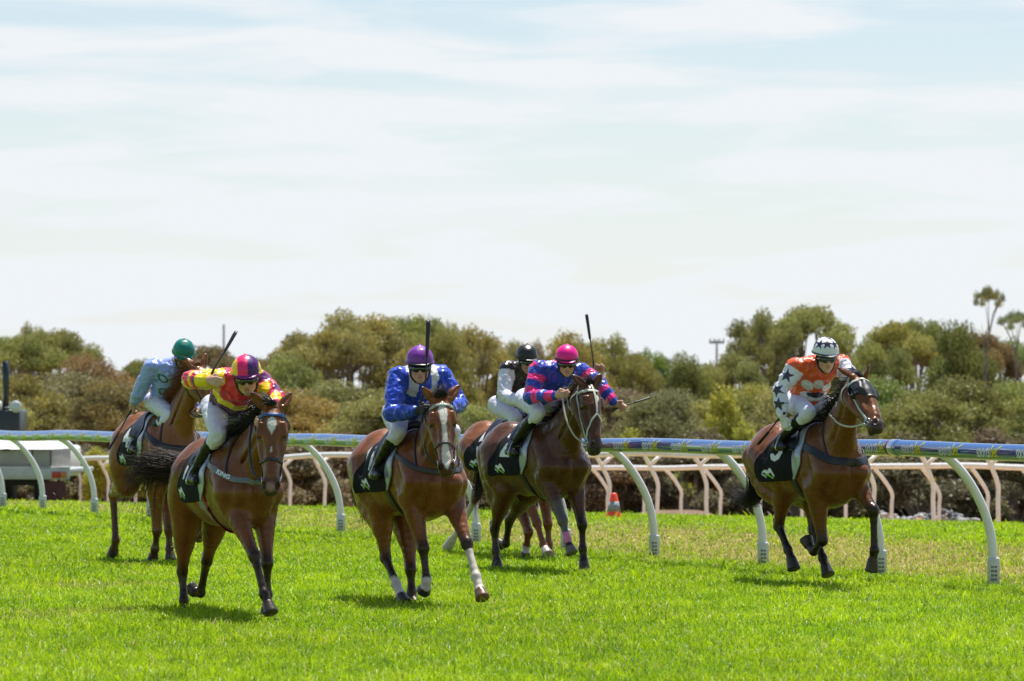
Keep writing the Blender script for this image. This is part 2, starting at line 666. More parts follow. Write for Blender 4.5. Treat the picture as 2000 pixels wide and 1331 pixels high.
gx = np.concatenate([[-4000, -1500, -500, -200, -110], np.arange(-70, 70.1, 0.7), [110, 200, 500, 1500, 4000]])
gy = np.concatenate([[-400, -120, -30], np.arange(0, 200, 0.9), [215, 240, 300, 450, 900, 2000, 5000]])
GX, GY = np.meshgrid(gx, gy, indexing='ij')
GZ = gz(GX, GY)
S_, T_ = st(GX, GY)
soil = np.array([0.06, 0.085, 0.012])
sand = np.array([0.42, 0.265, 0.125])
litter = np.array([0.16, 0.10, 0.06])
dry = np.array([0.24, 0.20, 0.06])
wsand = (sstep(12.8, 13.8, T_) * (1 - sstep(27, 29, T_)))[..., None]
wlit = sstep(26, 28, T_)[..., None]
dd = dryness(GX, GY)[..., None]
far_ = sstep(0.0, 1.0, np.maximum(np.abs(GX) - (0.125 * np.maximum(GY, 0) + 2.2), 24.9 - GY))[..., None]
soil = soil * (1 - far_) + np.array([0.13, 0.29, 0.012]) * far_
GC = soil * (1 - dd) + dry * dd
GC = GC * (1 - wsand) + sand * wsand
GC = GC * (1 - wlit) + litter * wlit
nx, ny = GX.shape
ii, jj = np.meshgrid(np.arange(nx - 1), np.arange(ny - 1), indexing='ij')
GF = np.stack([ii * ny + jj, (ii + 1) * ny + jj, (ii + 1) * ny + jj + 1, ii * ny + jj + 1], -1).reshape(-1, 4)
M_ground = mat('turf soil', attr=True, rough=0.95, spec=0.1, noise=0.35, nscale=3.0, bump=0.4, bscale=9)
ground = mesh_np('ground', np.stack([GX, GY, GZ], -1).reshape(-1, 3), GF, M_ground, col=GC.reshape(-1, 3))
tag(ground, kind='structure')

# ------------------------------------------------------------------ grass blades (one mesh)


def make_grass():
    Vs, Cs = [], []
    bands = [(24.5, 32, 1450, 0.0036), (32, 40, 1200, 0.0046), (40, 50, 850, 0.0062), (50, 62, 560, 0.0085), (62, 84, 260, 0.014)]
    for y0, y1, dens, bw in bands:
        w = 0.125 * y1 + 3.2
        n = int(dens * 2 * w * (y1 - y0))
        X = rng.uniform(-w, w, n); Y = rng.uniform(y0, y1, n)
        s, t = st(X, Y)
        P = np.stack([X, Y, 0 * X], -1)
        d = dryness(X, Y)
        clump = fbm(P * 1.6, 3)
        fine = fbm(P * 7.0 + 9, 2)
        keep = (np.abs(X) < 0.125 * Y + 2.8) & (t < 12.8 + 0.5 * rng.standard_normal(n)) & (rng.random(n) < (1 - 0.45 * d) * (0.55 + 0.75 * fine))
        X, Y, d, clump, fine = X[keep], Y[keep], d[keep], clump[keep], fine[keep]
        n = len(X)
        H = 0.088 * (0.6 + 0.5 * rng.random(n) + 0.8 * (clump - 0.4)) * (1 - 0.5 * d) + 0.012
        tall = rng.random(n) < 0.012
        H = np.where(tall, H * 1.7, H)
        a = rng.uniform(0, 2 * np.pi, n)
        lean = H * (0.30 + 0.95 * rng.random(n))
        la = rng.uniform(0, 2 * np.pi, n)
        base = np.stack([X, Y, gz(X, Y) - 0.004], -1)
        side = np.stack([np.cos(a), np.sin(a), 0 * a], -1) * (bw * (0.6 + 0.8 * rng.random(n)))[:, None]
        ld = np.stack([np.cos(la), np.sin(la), 0 * la], -1)
        mid = base + ld * (lean * 0.3)[:, None] + np.array([0, 0, 1]) * (H * 0.6)[:, None]
        tip = base + ld * lean[:, None] + np.array([0, 0, 1]) * (H * (1 - 0.30 * (lean / H) ** 2))[:, None]
        V = np.stack([base - side, base + side, mid - side * 0.8, mid + side * 0.8, tip], 1)
        r = rng.random(n)[:, None]
        g1 = np.array([0.210, 0.410, 0.006]); g2 = np.array([0.490, 0.650, 0.010]); g3 = np.array([0.075, 0.20, 0.008])
        q = np.clip(0.05 + 0.95 * r + 1.2 * (clump[:, None] - 0.45), 0, 1)
        c = g1 * (1 - q) + g2 * q
        broad = fbm(np.stack([X * .35, Y * .16, 0 * X], -1) + 60, 3)[:, None]
        c = c * (0.80 + 0.40 * broad) * np.array([1.0, 1.0, 1.0])
        m3 = sstep(0.5, 0.3, fine)[:, None] * 0.6
        c = c * (1 - m3) + g3 * m3
        st_ = (rng.random(n) < 0.03 + 0.5 * d)[:, None]
        straw = np.array([0.60, 0.50, 0.20]) * (0.6 + 0.6 * rng.random(n))[:, None]
        c = np.where(st_, straw, c * (1 - 0.25 * d[:, None]) + np.array([0.30, 0.27, 0.05]) * 0.3 * d[:, None])
        Vs.append(V.reshape(-1, 3)); Cs.append(np.repeat(c, 5, 0))
    V = np.concatenate(Vs); C = np.concatenate(Cs)
    n = len(V) // 5
    b = np.arange(n)[:, None] * 5
    return V, [b + np.array([[0, 1, 3, 2]]), b + np.array([[2, 3, 4]])], C


M_grass = mat('grass blades', attr=True, rough=0.42, spec=0.32, trans=0.50)
gV, gF, gC = make_grass()
grass = mesh_np('grass', gV, gF, M_grass, col=gC)
tag(grass, 'bright green mown turf with a dry brown strip along the rail', 'grass', kind='stuff')
del gV, gF, gC

# ------------------------------------------------------------------ running rail with gooseneck posts
M_white = mat('white plastic post', (0.82, 0.82, 0.82), rough=0.32, spec=0.5, noise=0.06, nscale=5, bump=0.05, bscale=20)
M_sleeve = mat('post sleeve', (0.62, 0.66, 0.62), rough=0.5, noise=0.14, nscale=16)
M_blue = mat('blue rail sheeting', (0.014, 0.115, 0.42), rough=0.10, spec=1.0, coat=1.0, coatr=0.05, noise=0.05, nscale=2)
M_blue.node_tree.nodes['Principled BSDF'].inputs['IOR'].default_value = 2.2
M_blue.node_tree.nodes['Principled BSDF'].inputs['Coat IOR'].default_value = 1.8
M_letw = mat('white lettering', (0.90, 0.91, 0.90), rough=0.35)
M_lety = mat('yellow lettering', (0.85, 0.78, 0.02), rough=0.35)
M_mark = mat('black print', (0.10, 0.11, 0.11), rough=0.7)
M_joint = mat('red joint band', (0.22, 0.012, 0.02), rough=0.4)


def along(t, n=0.0):
    """point t metres along the rail feet line and n metres towards the track"""
    p = P0 + RS * t - RN * n
    return p


RAIL_N = 0.55
RT = 0.077


def rail_z(t):
    return 1.300 - 0.0040 * np.maximum(t, -8)


tt = np.arange(-9, 62, 0.5)
wob = 0.012 * np.sin(tt * 1.3) + 0.008 * np.sin(tt * 0.61 + 1)
TP = np.array([[*along(t, RAIL_N + 0.0), rail_z(t) + w] for t, w in zip(tt, wob)])
V, F = tube(TP, RT, 28, True)
rail = mesh_np('running_rail', V, F, M_blue)
tag(rail, 'long blue glossy rail on white gooseneck posts running beside the galloping horses', 'rail')
joint_mb = MB()
JT = 0.95
jp = np.array([[*along(t, RAIL_N), np.interp(t, tt, TP[:, 2])] for t in (JT - 0.012, JT + 0.012)])
joint_mb.tube(jp, RT + 0.003, 28)
joint_mb.build('joint_band', M_joint, rail)
jm = MB()
jp = np.array([[*along(t, RAIL_N), np.interp(t, tt, TP[:, 2])] for t in (JT - 0.17, JT - 0.165, JT - 0.02)])
jm.tube(jp, [RT + 0.001, RT + 0.0045, RT + 0.0045], 28)
jm.build('joint_collar', M_blue, rail)

PROF = [(0.56, -0.02), (0.560, 0.14), (0.555, 0.30), (0.540, 0.45), (0.505, 0.60), (0.445, 0.755), (0.355, 0.915), (0.25, 1.06), (0.125, 1.185), (-0.01, 1.27)]
post_mesh = None
sleeve_mesh = None
POSTS = [-9.2, -6.9, -4.6, -2.3, 0, 2.13, 4.59, 7.11, 9.37, 11.86, 14.14, 16.1, 18.5, 20.9, 23.3, 25.76, 28.2, 30.2] + [32.5 + 2.3 * q for q in range(13)]
for k, t in enumerate(POSTS):
    p = along(t)
    root_z = float(gz(p[0], p[1]))
    zs = (rail_z(t) - root_z) / 1.300
    if post_mesh is None:
        pr = spline(np.array(PROF), 4)
        Pl = np.array([[*(-RN * (0.56 - a)), z] for a, z in pr])
        m = MB(); m.tube(Pl, 0.043, 16)
        po = m.build('post', M_white, rail)
        post_mesh = po.data
        m = MB()
        m.tube([[0, 0, -0.02], [0, 0, 0.27], [0, 0, 0.285], [0, 0, 0.287]], [0.059, 0.059, 0.056, 0.045], 20)
        nf0 = sum(len(q) for q in m.F)
        # size markings printed on the camera side of the sleeve
        for r, z in enumerate((0.20, 0.16, 0.12, 0.08)):
            for q in (-1, 1):
                w_ = 0.010
                a0 = math.radians(-90 + q * 15)
                for sgm in (0, 1):
                    a = a0 + (sgm - 0.5) * 0.22
                    c = np.array([math.cos(a), math.sin(a), 0]) * 0.0595
                    tx = np.array([-math.sin(a), math.cos(a), 0])
                    nr = np.array([math.cos(a), math.sin(a), 0])
                    z0 = z - w_
                    V = np.array([c - tx * 0.005 + [0, 0, z0], c + tx * 0.005 + [0, 0, z0], c + tx * 0.004 + [0, 0, z0 + 0.02], c - tx * 0.004 + [0, 0, z0 + 0.02]])
                    V = np.concatenate([V, V + nr * 0.0012])
                    m.raw(V, np.array([[4, 5, 6, 7], [0, 3, 2, 1], [0, 1, 5, 4], [1, 2, 6, 5], [2, 3, 7, 6], [3, 0, 4, 7]]))
        V = np.concatenate(m.V)
        q4 = [f for f in m.F if f.shape[1] == 4]; q3 = [f for f in m.F if f.shape[1] == 3]
        i4 = np.concatenate([np.full(len(f), 0 if k_ == 0 else 1) for k_, f in enumerate(q4)])
        sl = mesh_np('sleeve', V, [np.concatenate(q4), np.concatenate(q3)], None, po, mats=[M_sleeve, M_mark], fmat=np.concatenate([i4, np.zeros(sum(len(f) for f in q3), int)]), smooth=True)
        sleeve_mesh = sl.data
    else:
        po = bpy.data.objects.new('post', post_mesh); link(po, rail)
        sl = bpy.data.objects.new('sleeve', sleeve_mesh); link(sl, po)
    po.location = (p[0], p[1], root_z)
    po.scale = (1, 1, zs)

# lettering wrapped round the tube, facing the track
TV1, TF1 = text_mesh('sports', 0.098, 0.10, 0.0014, 0.95)
TV2, TF2 = text_mesh('bet', 0.098, 0.10, 0.0016, 0.96)
w1 = TV1[:, 0].max()
TV2 = TV2 + [w1 + 0.004, 0, 0]
w2 = TV2[:, 0].max()
tick = np.array([[w2 - 0.002, 0.088, 0], [w2 + 0.004, 0.082, 0], [w2 + 0.018, 0.100, 0], [w2 + 0.050, 0.136, 0], [w2 + 0.012, 0.112, 0], [w2 + 0.003, 0.098, 0]])
tickF = np.array([[0, 1, 5], [1, 2, 5], [2, 4, 5], [2, 3, 4]])
n1, n2 = len(TV1), len(TV2)
LV = np.concatenate([TV1, TV2, tick])
LF = np.concatenate([TF1, TF2 + n1, tickF + n1 + n2])
LM = np.concatenate([np.zeros(len(TF1)), np.ones(len(TF2)), np.ones(len(tickF))]).astype(int)
LX = LV[:, 0] - LV[:, 0].mean()
LV[:n1 + n2, 1] *= 1.85
LY = LV[:, 1] - 0.045
ang = -0.06 + LY * 1.0 / RT * 0.92               # angle above the horizontal, on the track side
out = -RN
lg_mesh = None
for k in range(-5, 60):
    t = -0.22 + k * 0.69
    if lg_mesh is None:
        rad = RT + 0.0018
        V = np.stack([-RS[0] * LX * 1.0 + out[0] * rad * np.cos(ang), -RS[1] * LX * 1.0 + out[1] * rad * np.cos(ang), rad * np.sin(ang)], -1)
        # give the film a little thickness
        Vi = np.stack([-RS[0] * LX + out[0] * (rad - 0.004) * np.cos(ang), -RS[1] * LX + out[1] * (rad - 0.004) * np.cos(ang), (rad - 0.004) * np.sin(ang)], -1)
        lg = mesh_np('lettering', np.concatenate([V, Vi]), np.concatenate([LF, LF[:, ::-1] + len(V)]), None, rail, mats=[M_letw, M_lety], fmat=np.concatenate([LM, LM]), smooth=False)
        lg_mesh = lg.data
    else:
        lg = bpy.data.objects.new('lettering', lg_mesh); link(lg, rail)
    c = along(t, RAIL_N)
    lg.location = (c[0], c[1], np.interp(t, tt, TP[:, 2]))

# ------------------------------------------------------------------ the two white rails of the sand track behind
M_wrail = mat('white weathered rail', (0.78, 0.77, 0.75), rough=0.55, noise=0.08, nscale=6)


def back_rail(name, label, A, B, h, foot_n, brace, npost, seed):
    """A, B: (x, y) of its near and far ends; posts stand foot_n to the side"""
    r = random.Random(seed)
    A = np.array(A, float); B = np.array(B, float)
    L = np.linalg.norm(B - A); d = (B - A) / L
    n_ = np.array([d[1], -d[0]])
    if n_[0] < 0: n_ = -n_
    tq = np.arange(-8, L + 8, 2.03)
    top = [[*(A + d * q), float(gz(*(A + d * q + n_ * foot_n))) + h + r.uniform(-0.03, 0.03)] for q in tq]
    top = np.array(top)
    V, F = tube(spline(top, 4), 0.060, 14)
    root = mesh_np(name, V, F, M_wrail)
    tag(root, label, 'rail')
    for i, q in enumerate(tq):
        f = A + d * q + n_ * foot_n
        z0 = float(gz(*f))
        tp = top[i]
        m = MB()
        lean = r.uniform(-0.02, 0.02)
        kz = z0 + h * 0.56
        m.tube(spline(np.array([[f[0], f[1], z0 - 0.1], [f[0] + lean, f[1], z0 + h * 0.35], [f[0] + lean, f[1], kz], [*(f - n_ * foot_n * 0.62), z0 + h * 0.84], [tp[0], tp[1], tp[2] - 0.05]]), 3), 0.038, 12)
        po = m.build('post', M_wrail, root)
        if brace:
            m = MB()
            a = np.array([*(f - n_ * foot_n * 0.6), z0 + h * 0.82])
            b = np.array([*(f + n_ * 0.10), z0 + h * 0.985])
            m.tube([a, b], 0.036, 10)
            m.build('brace', M_wrail, po)
    return root


back_rail('track_rail', 'white rail with forked posts behind the grass edge, nearer of the two back rails', (7.8, 68.7), (-10.9, 108), 1.24, 0.26, True, 20, 1)
back_rail('track_rail', 'white rail lit orange from below by the sand, farther of the two back rails', (9.35, 85.0), (-17.0, 145), 1.23, 0.40, False, 20, 2)

# ------------------------------------------------------------------ traffic cone
M_cone_o = mat('orange cone plastic', (0.92, 0.070, 0.018), rough=0.4)
M_cone_w = mat('reflective grey band', (0.30, 0.33, 0.34), rough=0.45)
cx, cy = 1.535, 63.3
cz = float(gz(cx, cy))
m = MB()
m.box((-0.165, -0.165, 0.0), (0.165, 0.165, 0.035), 0.012)
m.tube([[0, 0, 0.03], [0, 0, 0.05], [0, 0, 0.40], [0, 0, 0.415]], [0.13, 0.118, 0.048, 0.036], 28)
cone = m.build('traffic_cone', M_cone_o)
cone.location = (cx, cy, cz)
m = MB()
m.tube([[0, 0, 0.135], [0, 0, 0.29]], [0.1045, 0.0735], 28)
m.build('reflective_band', M_cone_w, cone)
tag(cone, 'orange traffic cone with a grey band on the grass beyond the blue rail', 'cone')

# ------------------------------------------------------------------ gum trees and scrub
M_leaf = mat('gum leaves', attr=True, objcol=True, rough=0.5, spec=0.3, trans=0.42)
M_bark = mat('gum bark', (0.29, 0.24, 0.185), rough=0.85, noise=0.4, nscale=2.5, bump=0.3, bscale=8)


def crown_mesh(name, clumps, nleaf, leaf, r):
    """clumps: rows of x, y, z, rx, rz in unit-tree space"""
    Vs, Cs = [], []
    vol = np.array([c[3] ** 2 * c[4] for c in clumps]) ** 0.75
    share = vol / vol.sum()
    for c, sh in zip(clumps, share):
        n = int(nleaf * sh)
        d = r.standard_normal((n, 3)); d /= np.linalg.norm(d, axis=1)[:, None]
        rad = r.random(n) ** 0.55
        # ragged outline: radius changes with direction
        rag = 0.66 + 0.68 * fbm(d * 2.4 + 20 * c[0] + 9 * c[1], 2)
        P = d * (rad * rag)[:, None]
        P[:, 2] = np.where(P[:, 2] < -0.35, P[:, 2] * 0.6, P[:, 2])
        P = np.array(c[:3]) + P * np.array([c[3], c[3], c[4]])
        ax = r.standard_normal((n, 3)) * 0.75 + np.array([0, 0, -0.75])
        ax /= np.linalg.norm(ax, axis=1)[:, None]
        sd = np.cross(ax, r.standard_normal((n, 3))); sd /= np.linalg.norm(sd, axis=1)[:, None] + 1e-9
        ln = leaf * (0.6 + 0.8 * r.random(n))
        wd = ln * 0.30
        V = np.stack([P, P + ax * (ln * 0.45)[:, None] + sd * wd[:, None], P + ax * ln[:, None], P + ax * (ln * 0.45)[:, None] - sd * wd[:, None]], 1)
        tint = r.uniform(0.78, 1.2)
        yel = np.clip(r.normal(0.08, 0.14), 0, 0.35)
        col = np.array([1, 1, 1]) * tint * (0.84 + 0.32 * r.random((n, 1)))
        col = col * (1 + yel * np.array([0.55, 0.3, -0.2]))
        Vs.append(V.reshape(-1, 3)); Cs.append(np.repeat(col, 4, 0))
    V = np.concatenate(Vs)
    F = np.arange(len(V)).reshape(-1, 4)
    o = mesh_np(name, V, F, M_leaf, col=np.concatenate(Cs), smooth=False)
    return o


def trunk_mesh(name, clumps, nst, r, spread=0.10, base_r=0.018):
    m = MB()
    stems = []
    for k in range(nst):
        a = 2 * math.pi * (k + r.random()) / nst
        stems.append((np.array([math.cos(a), math.sin(a)]) * spread * r.uniform(0.3, 1.0)))
    for c in clumps:
        b = min(stems, key=lambda q: np.linalg.norm(q * 3 - np.array(c[:2])) + 0.1 * r.random())
        p0 = np.array([b[0] * 0.3, b[1] * 0.3, -0.03])
        p1 = np.array([b[0] * 1.3 + 0.02 * r.standard_normal(), b[1] * 1.3 + 0.02 * r.standard_normal(), 0.22])
        p2 = np.array([(b[0] * 2 + c[0]) / 2 + 0.03 * r.standard_normal(), (b[1] * 2 + c[1]) / 2 + 0.03 * r.standard_normal(), 0.25 + 0.45 * (c[2] - 0.25)])
        p3 = np.array(c[:3]) + [0, 0, 0.2 * c[4]]
        Q = spline(np.array([p0, p1, p2, p3]), 4)
        Q[1:-1, :2] += 0.006 * r.standard_normal((len(Q) - 2, 2))
        m.tube(Q, np.linspace(base_r, base_r * 0.25, len(Q)), 6, caps=False)
        for _ in range(3):                       # twigs inside the clump
            dv = r.standard_normal(3); dv /= np.linalg.norm(dv)
            e = np.array(c[:3]) + dv * np.array([c[3], c[3], c[4]]) * 0.8
            i = len(Q) - 3
            m.tube(np.array([Q[i], (Q[i] + e) / 2 + 0.01 * r.standard_normal(3), e]), [base_r * 0.35, base_r * 0.22, base_r * 0.1], 5, caps=False)
    return m.build(name, M_bark)


def tree_variant(kind, seed, nleaf, leaf):
    r = np.random.default_rng(seed)
    cl = []
    if kind == 'round':
        n = 19
        for k in range(n):
            a = k * 2.399 + r.uniform(-0.4, 0.4)
            q = math.sqrt((k + 0.5) / n)
            x, y = 0.38 * q * math.cos(a), 0.38 * q * math.sin(a)
            z = 0.93 - 0.42 * q ** 2 * r.uniform(0.6, 1.2) - 0.05 * r.random() - 0.05
            cl.append([x, y, z, r.uniform(0.120, 0.175), r.uniform(0.072, 0.105)])
        for k in range(7):
            a = r.uniform(0, 6.28)
            q = r.uniform(0.1, 0.36)
            cl.append([q * math.cos(a), q * math.sin(a), r.uniform(0.42, 0.64), r.uniform(0.12, 0.17), r.uniform(0.07, 0.10)])
        st_ = 4
    elif kind == 'umbrella':
        n = 15
        for k in range(n):
            a = k * 2.399 + r.uniform(-0.5, 0.5)
            q = math.sqrt((k + 0.5) / n)
            x, y = 0.40 * q * math.cos(a), 0.40 * q * math.sin(a)
            z = 0.94 - (0.26 if seed % 2 == 0 else 0.15) * q * r.uniform(0.2, 1.3) - 0.03 * r.random() - 0.04
            cl.append([x, y, z, r.uniform(0.110, 0.155), r.uniform(0.050, 0.074)])
        for k in range(5 if seed % 2 == 0 else 0):
            a = r.uniform(0, 6.28)
            q = r.uniform(0.1, 0.32)
            cl.append([q * math.cos(a), q * math.sin(a), r.uniform(0.45, 0.68), r.uniform(0.13, 0.18), r.uniform(0.07, 0.10)])
        st_ = 3
    elif kind == 'bush':
        for k in range(20):
            a = r.uniform(0, 6.28)
            q = math.sqrt(r.random())
            z = r.uniform(0.25, 0.9) * (1 - 0.45 * q * q)
            cl.append([0.4 * q * math.cos(a), 0.4 * q * math.sin(a), z, r.uniform(0.12, 0.18), r.uniform(0.12, 0.18)])
        st_ = 6
    else:  # tall bare stem, small flat head
        for k in range(15):
            a = k * 2.399
            q = math.sqrt((k + 0.3) / 15)
            cl.append([0.40 * q * math.cos(a), 0.40 * q * math.sin(a), 0.955 - 0.085 * q * r.uniform(0.2, 1.3), r.uniform(0.09, 0.15), r.uniform(0.014, 0.026)])
        st_ = 2
    if kind == 'tall':
        cr = crown_mesh('crown', cl, nleaf, leaf, r)
        m = MB()
        bx_, by_ = r.uniform(-.1, .1, 2)
        st0 = spline(np.array([[bx_ - .3, by_, -.03], [bx_ - .12, by_, .3], [bx_ + .05, by_ + .02, .55], [0, 0, .78]]), 5)
        m.tube(st0, np.linspace(.024, .014, len(st0)), 7)
        for e_ in range(3):
            s1 = spline(np.array([st0[4 + e_ * 3], st0[6 + e_ * 3] + [r.uniform(-.16, .16), r.uniform(-.1, .1), .04], [r.uniform(-.3, .3), r.uniform(-.3, .3), r.uniform(.8, .9)]]), 4)
            m.tube(s1, np.linspace(.012, .004, len(s1)), 5, caps=False)
        for c in cl[::3]:
            q = spline(np.array([[0, 0, .76], [c[0] * .35, c[1] * .35, .84], [c[0] * .85, c[1] * .85, c[2] - .01]]), 4)
            m.tube(q, np.linspace(.009, .004, len(q)), 5, caps=False)
        tr = m.build('trunk', M_bark)
        cd, td = cr.data, tr.data
        bpy.data.objects.remove(cr); bpy.data.objects.remove(tr)
        return cd, td
    cr = crown_mesh('crown', cl, nleaf, leaf, r)
    tr = trunk_mesh('trunk', cl, st_, r, spread=0.10 if kind != 'bush' else 0.16, base_r=0.02 if kind in ('round', 'umbrella') else 0.011)
    cd, td = cr.data, tr.data
    bpy.data.objects.remove(cr); bpy.data.objects.remove(tr)
    return cd, td


VAR = {}
for i in range(4): VAR['round', i] = tree_variant('round', 10 + i, 34000, 0.0185)
for i in range(4): VAR['umbrella', i] = tree_variant('umbrella', 30 + i, 26000, 0.0165)
for i in range(3): VAR['bush', i] = tree_variant('bush', 50 + i, 22000, 0.030)
for i in range(2): VAR['tall', i] = tree_variant('tall', 70 + i, 4200, 0.014)

TINT = {'olive': (0.190, 0.190, 0.062), 'green': (0.165, 0.185, 0.055), 'brown': (0.168, 0.142, 0.066), 'gold': (0.212, 0.200, 0.062),
        'lime': (0.280, 0.275, 0.045), 'grey': (0.200, 0.190, 0.110), 'dark': (0.110, 0.086, 0.058), 'shade': (0.118, 0.100, 0.058)}  # 'dark' and 'shade' paint understory shadow into the shrub colour
WORD = {'olive': 'olive green', 'green': 'deep green', 'brown': 'reddish brown', 'gold': 'golden olive', 'lime': 'yellow green', 'grey': 'grey green', 'dark': 'dark green', 'shade': 'dull brown green'}
tree_rng = np.random.default_rng(5)


def put_tree(kind, x, y, h, w, tint, label, group, name):
    i = int(tree_rng.integers(0, {'round': 4, 'umbrella': 4, 'bush': 3, 'tall': 2}[kind]))
    cd, td = VAR[kind, i]
    root = bpy.data.objects.new(name, None)
    root.empty_display_size = 0.3
    link(root)
    z = float(gz(x, y))
    root.location = (x, y, z - 0.05)
    root.rotation_euler = (0, 0, tree_rng.uniform(0, 6.28))
    root.scale = (w, w, h)
    tr = bpy.data.objects.new('trunk', td); link(tr, root)
    cr = bpy.data.objects.new('crown', cd); link(cr, root)
    c = 1.62 * np.array(TINT[tint]) * tree_rng.uniform(0.88, 1.14) * (1 + 0.06 * tree_rng.standard_normal(3))
    cr.color = (*c, 1)
    tag(root, label, 'tree' if kind != 'bush' else 'shrub', group)
    return root


put_tree('round', -19.57, 150, 6.38, 4.82, 'olive', "olive green bushy gum on the skyline cut by the photo's left edge", 'gum trees on the skyline', 'gum_tree')
put_tree('umbrella', -18.40, 154, 6.75, 4.37, 'olive', "olive green gum tree on the skyline just right of the photo's left edge", 'gum trees on the skyline', 'gum_tree')
put_tree('umbrella', -17.44, 158, 7.21, 4.18, 'green', 'deep green gum tree on the skyline above the white truck box', 'gum trees on the skyline', 'gum_tree')
put_tree('umbrella', -18.53, 162, 7.63, 2.45, 'olive', 'olive green gum tree on the skyline just left of the white truck box', 'gum trees on the skyline', 'gum_tree')
put_tree('round', -14.91, 150, 5.87, 4.25, 'brown', 'reddish brown bushy gum on the skyline just right of the blue banner', 'gum trees on the skyline', 'gum_tree')
put_tree('umbrella', -13.15, 154, 5.92, 3.78, 'gold', 'golden olive gum tree on the skyline above the light blue sleeve', 'gum trees on the skyline', 'gum_tree')
put_tree('umbrella', -11.08, 158, 6.63, 3.88, 'brown', 'reddish brown gum tree on the skyline above the distant dark pole', 'gum trees on the skyline', 'gum_tree')
put_tree('umbrella', -9.88, 162, 6.32, 3.37, 'olive', 'olive green gum tree on the skyline just right of the multicoloured cap', 'gum trees on the skyline', 'gum_tree')
put_tree('round', -8.05, 150, 6.24, 3.97, 'olive', "olive green bushy gum on the skyline above the leading horse's right ear", 'gum trees on the skyline', 'gum_tree')
put_tree('umbrella', -7.04, 154, 7.28, 4.66, 'olive', 'olive green gum tree on the skyline above the rail between the two nearest horses', 'gum trees on the skyline', 'gum_tree')
put_tree('umbrella', -5.93, 158, 8.28, 6.27, 'olive', "olive green gum tree on the skyline just right of the broad blazed horse's rump", 'gum trees on the skyline', 'gum_tree')
put_tree('umbrella', -3.95, 162, 8.34, 4.29, 'olive', 'olive green gum tree on the skyline just left of the purple cap', 'gum trees on the skyline', 'gum_tree')
put_tree('round', -2.41, 150, 7.36, 3.12, 'gold', "golden olive bushy gum on the skyline above the broad blazed horse's ears", 'gum trees on the skyline', 'gum_tree')
put_tree('umbrella', -1.35, 154, 7.74, 4.37, 'olive', 'olive green gum tree on the skyline just left of the red vest back', 'gum trees on the skyline', 'gum_tree')
put_tree('umbrella', 0.06, 158, 7.34, 3.29, 'gold', 'golden olive gum tree on the skyline just left of the black cap', 'gum trees on the skyline', 'gum_tree')
put_tree('umbrella', 1.15, 162, 7.56, 2.14, 'grey', 'grey green gum tree on the skyline just right of the black cap', 'gum trees on the skyline', 'gum_tree')
put_tree('round', 2.05, 150, 7.32, 3.69, 'gold', 'golden olive bushy gum on the skyline above the pink cap', 'gum trees on the skyline', 'gum_tree')
put_tree('umbrella', 3.57, 154, 7.35, 3.49, 'gold', 'golden olive gum tree on the skyline above the orange cone', 'gum trees on the skyline', 'gum_tree')
put_tree('umbrella', 4.53, 158, 6.73, 2.69, 'olive', 'olive green gum tree on the skyline just right of the orange cone', 'gum trees on the skyline', 'gum_tree')
put_tree('umbrella', 5.37, 162, 7.18, 2.45, 'green', 'deep green gum tree on the skyline above the outstretched whip tip', 'gum trees on the skyline', 'gum_tree')
put_tree('round', 6.31, 150, 6.49, 2.55, 'green', 'deep green bushy gum on the skyline just left of the distant power pole', 'gum trees on the skyline', 'gum_tree')
put_tree('umbrella', 7.89, 154, 6.65, 3.49, 'olive', 'olive green gum tree on the skyline just right of the distant power pole', 'gum trees on the skyline', 'gum_tree')
put_tree('umbrella', 9.40, 158, 8.71, 3.29, 'olive', "olive green gum tree on the skyline above the blinkered horse's rump", 'gum trees on the skyline', 'gum_tree')
put_tree('umbrella', 11.10, 162, 9.01, 5.21, 'olive', 'olive green gum tree on the skyline just right of the starred white sleeve', 'gum trees on the skyline', 'gum_tree')
put_tree('round', 11.71, 150, 6.58, 2.55, 'olive', 'olive green bushy gum on the skyline just right of the starred cap', 'gum trees on the skyline', 'gum_tree')
put_tree('umbrella', 13.18, 154, 7.39, 3.49, 'olive', "olive green gum tree on the skyline above the blinkered horse's ears", 'gum trees on the skyline', 'gum_tree')
put_tree('umbrella', 14.61, 158, 8.23, 4.18, 'olive', 'olive green gum tree on the skyline above the red joint on the blue rail', 'gum trees on the skyline', 'gum_tree')
put_tree('umbrella', 16.04, 162, 8.54, 3.98, 'olive', 'olive green gum tree on the skyline just left of the nearest gooseneck', 'gum trees on the skyline', 'gum_tree')
put_tree('round', 15.95, 150, 7.90, 3.69, 'green', 'deep green bushy gum on the skyline just right of the nearest gooseneck', 'gum trees on the skyline', 'gum_tree')
put_tree('umbrella', 17.32, 154, 7.70, 2.91, 'brown', 'reddish brown gum tree on the skyline just left of the nearest post sleeve', 'gum trees on the skyline', 'gum_tree')
put_tree('umbrella', 19.17, 158, 7.85, 4.18, 'olive', 'olive green gum tree on the skyline above the right edge of the photo', 'gum trees on the skyline', 'gum_tree')
put_tree('umbrella', 21.34, 162, 8.12, 4.59, 'olive', 'olive green gum tree on the skyline cut by the right edge of the photo', 'gum trees on the skyline', 'gum_tree')
put_tree('tall', 16.59, 146, 8.78, 1.32, 'olive', 'olive green tall thin flat topped gum above the nearest post sleeve', 'gum trees on the skyline', 'gum_tree')
put_tree('tall', 18.24, 152, 8.24, 1.56, 'grey', 'grey green tall thin flat topped gum just left of the right edge of the photo', 'gum trees on the skyline', 'gum_tree')
put_tree('round', -16.11, 127, 3.98, 4.56, 'olive', "olive green bushy gum in the middle row cut by the photo's left edge", 'gum trees in the middle row', 'gum_tree')
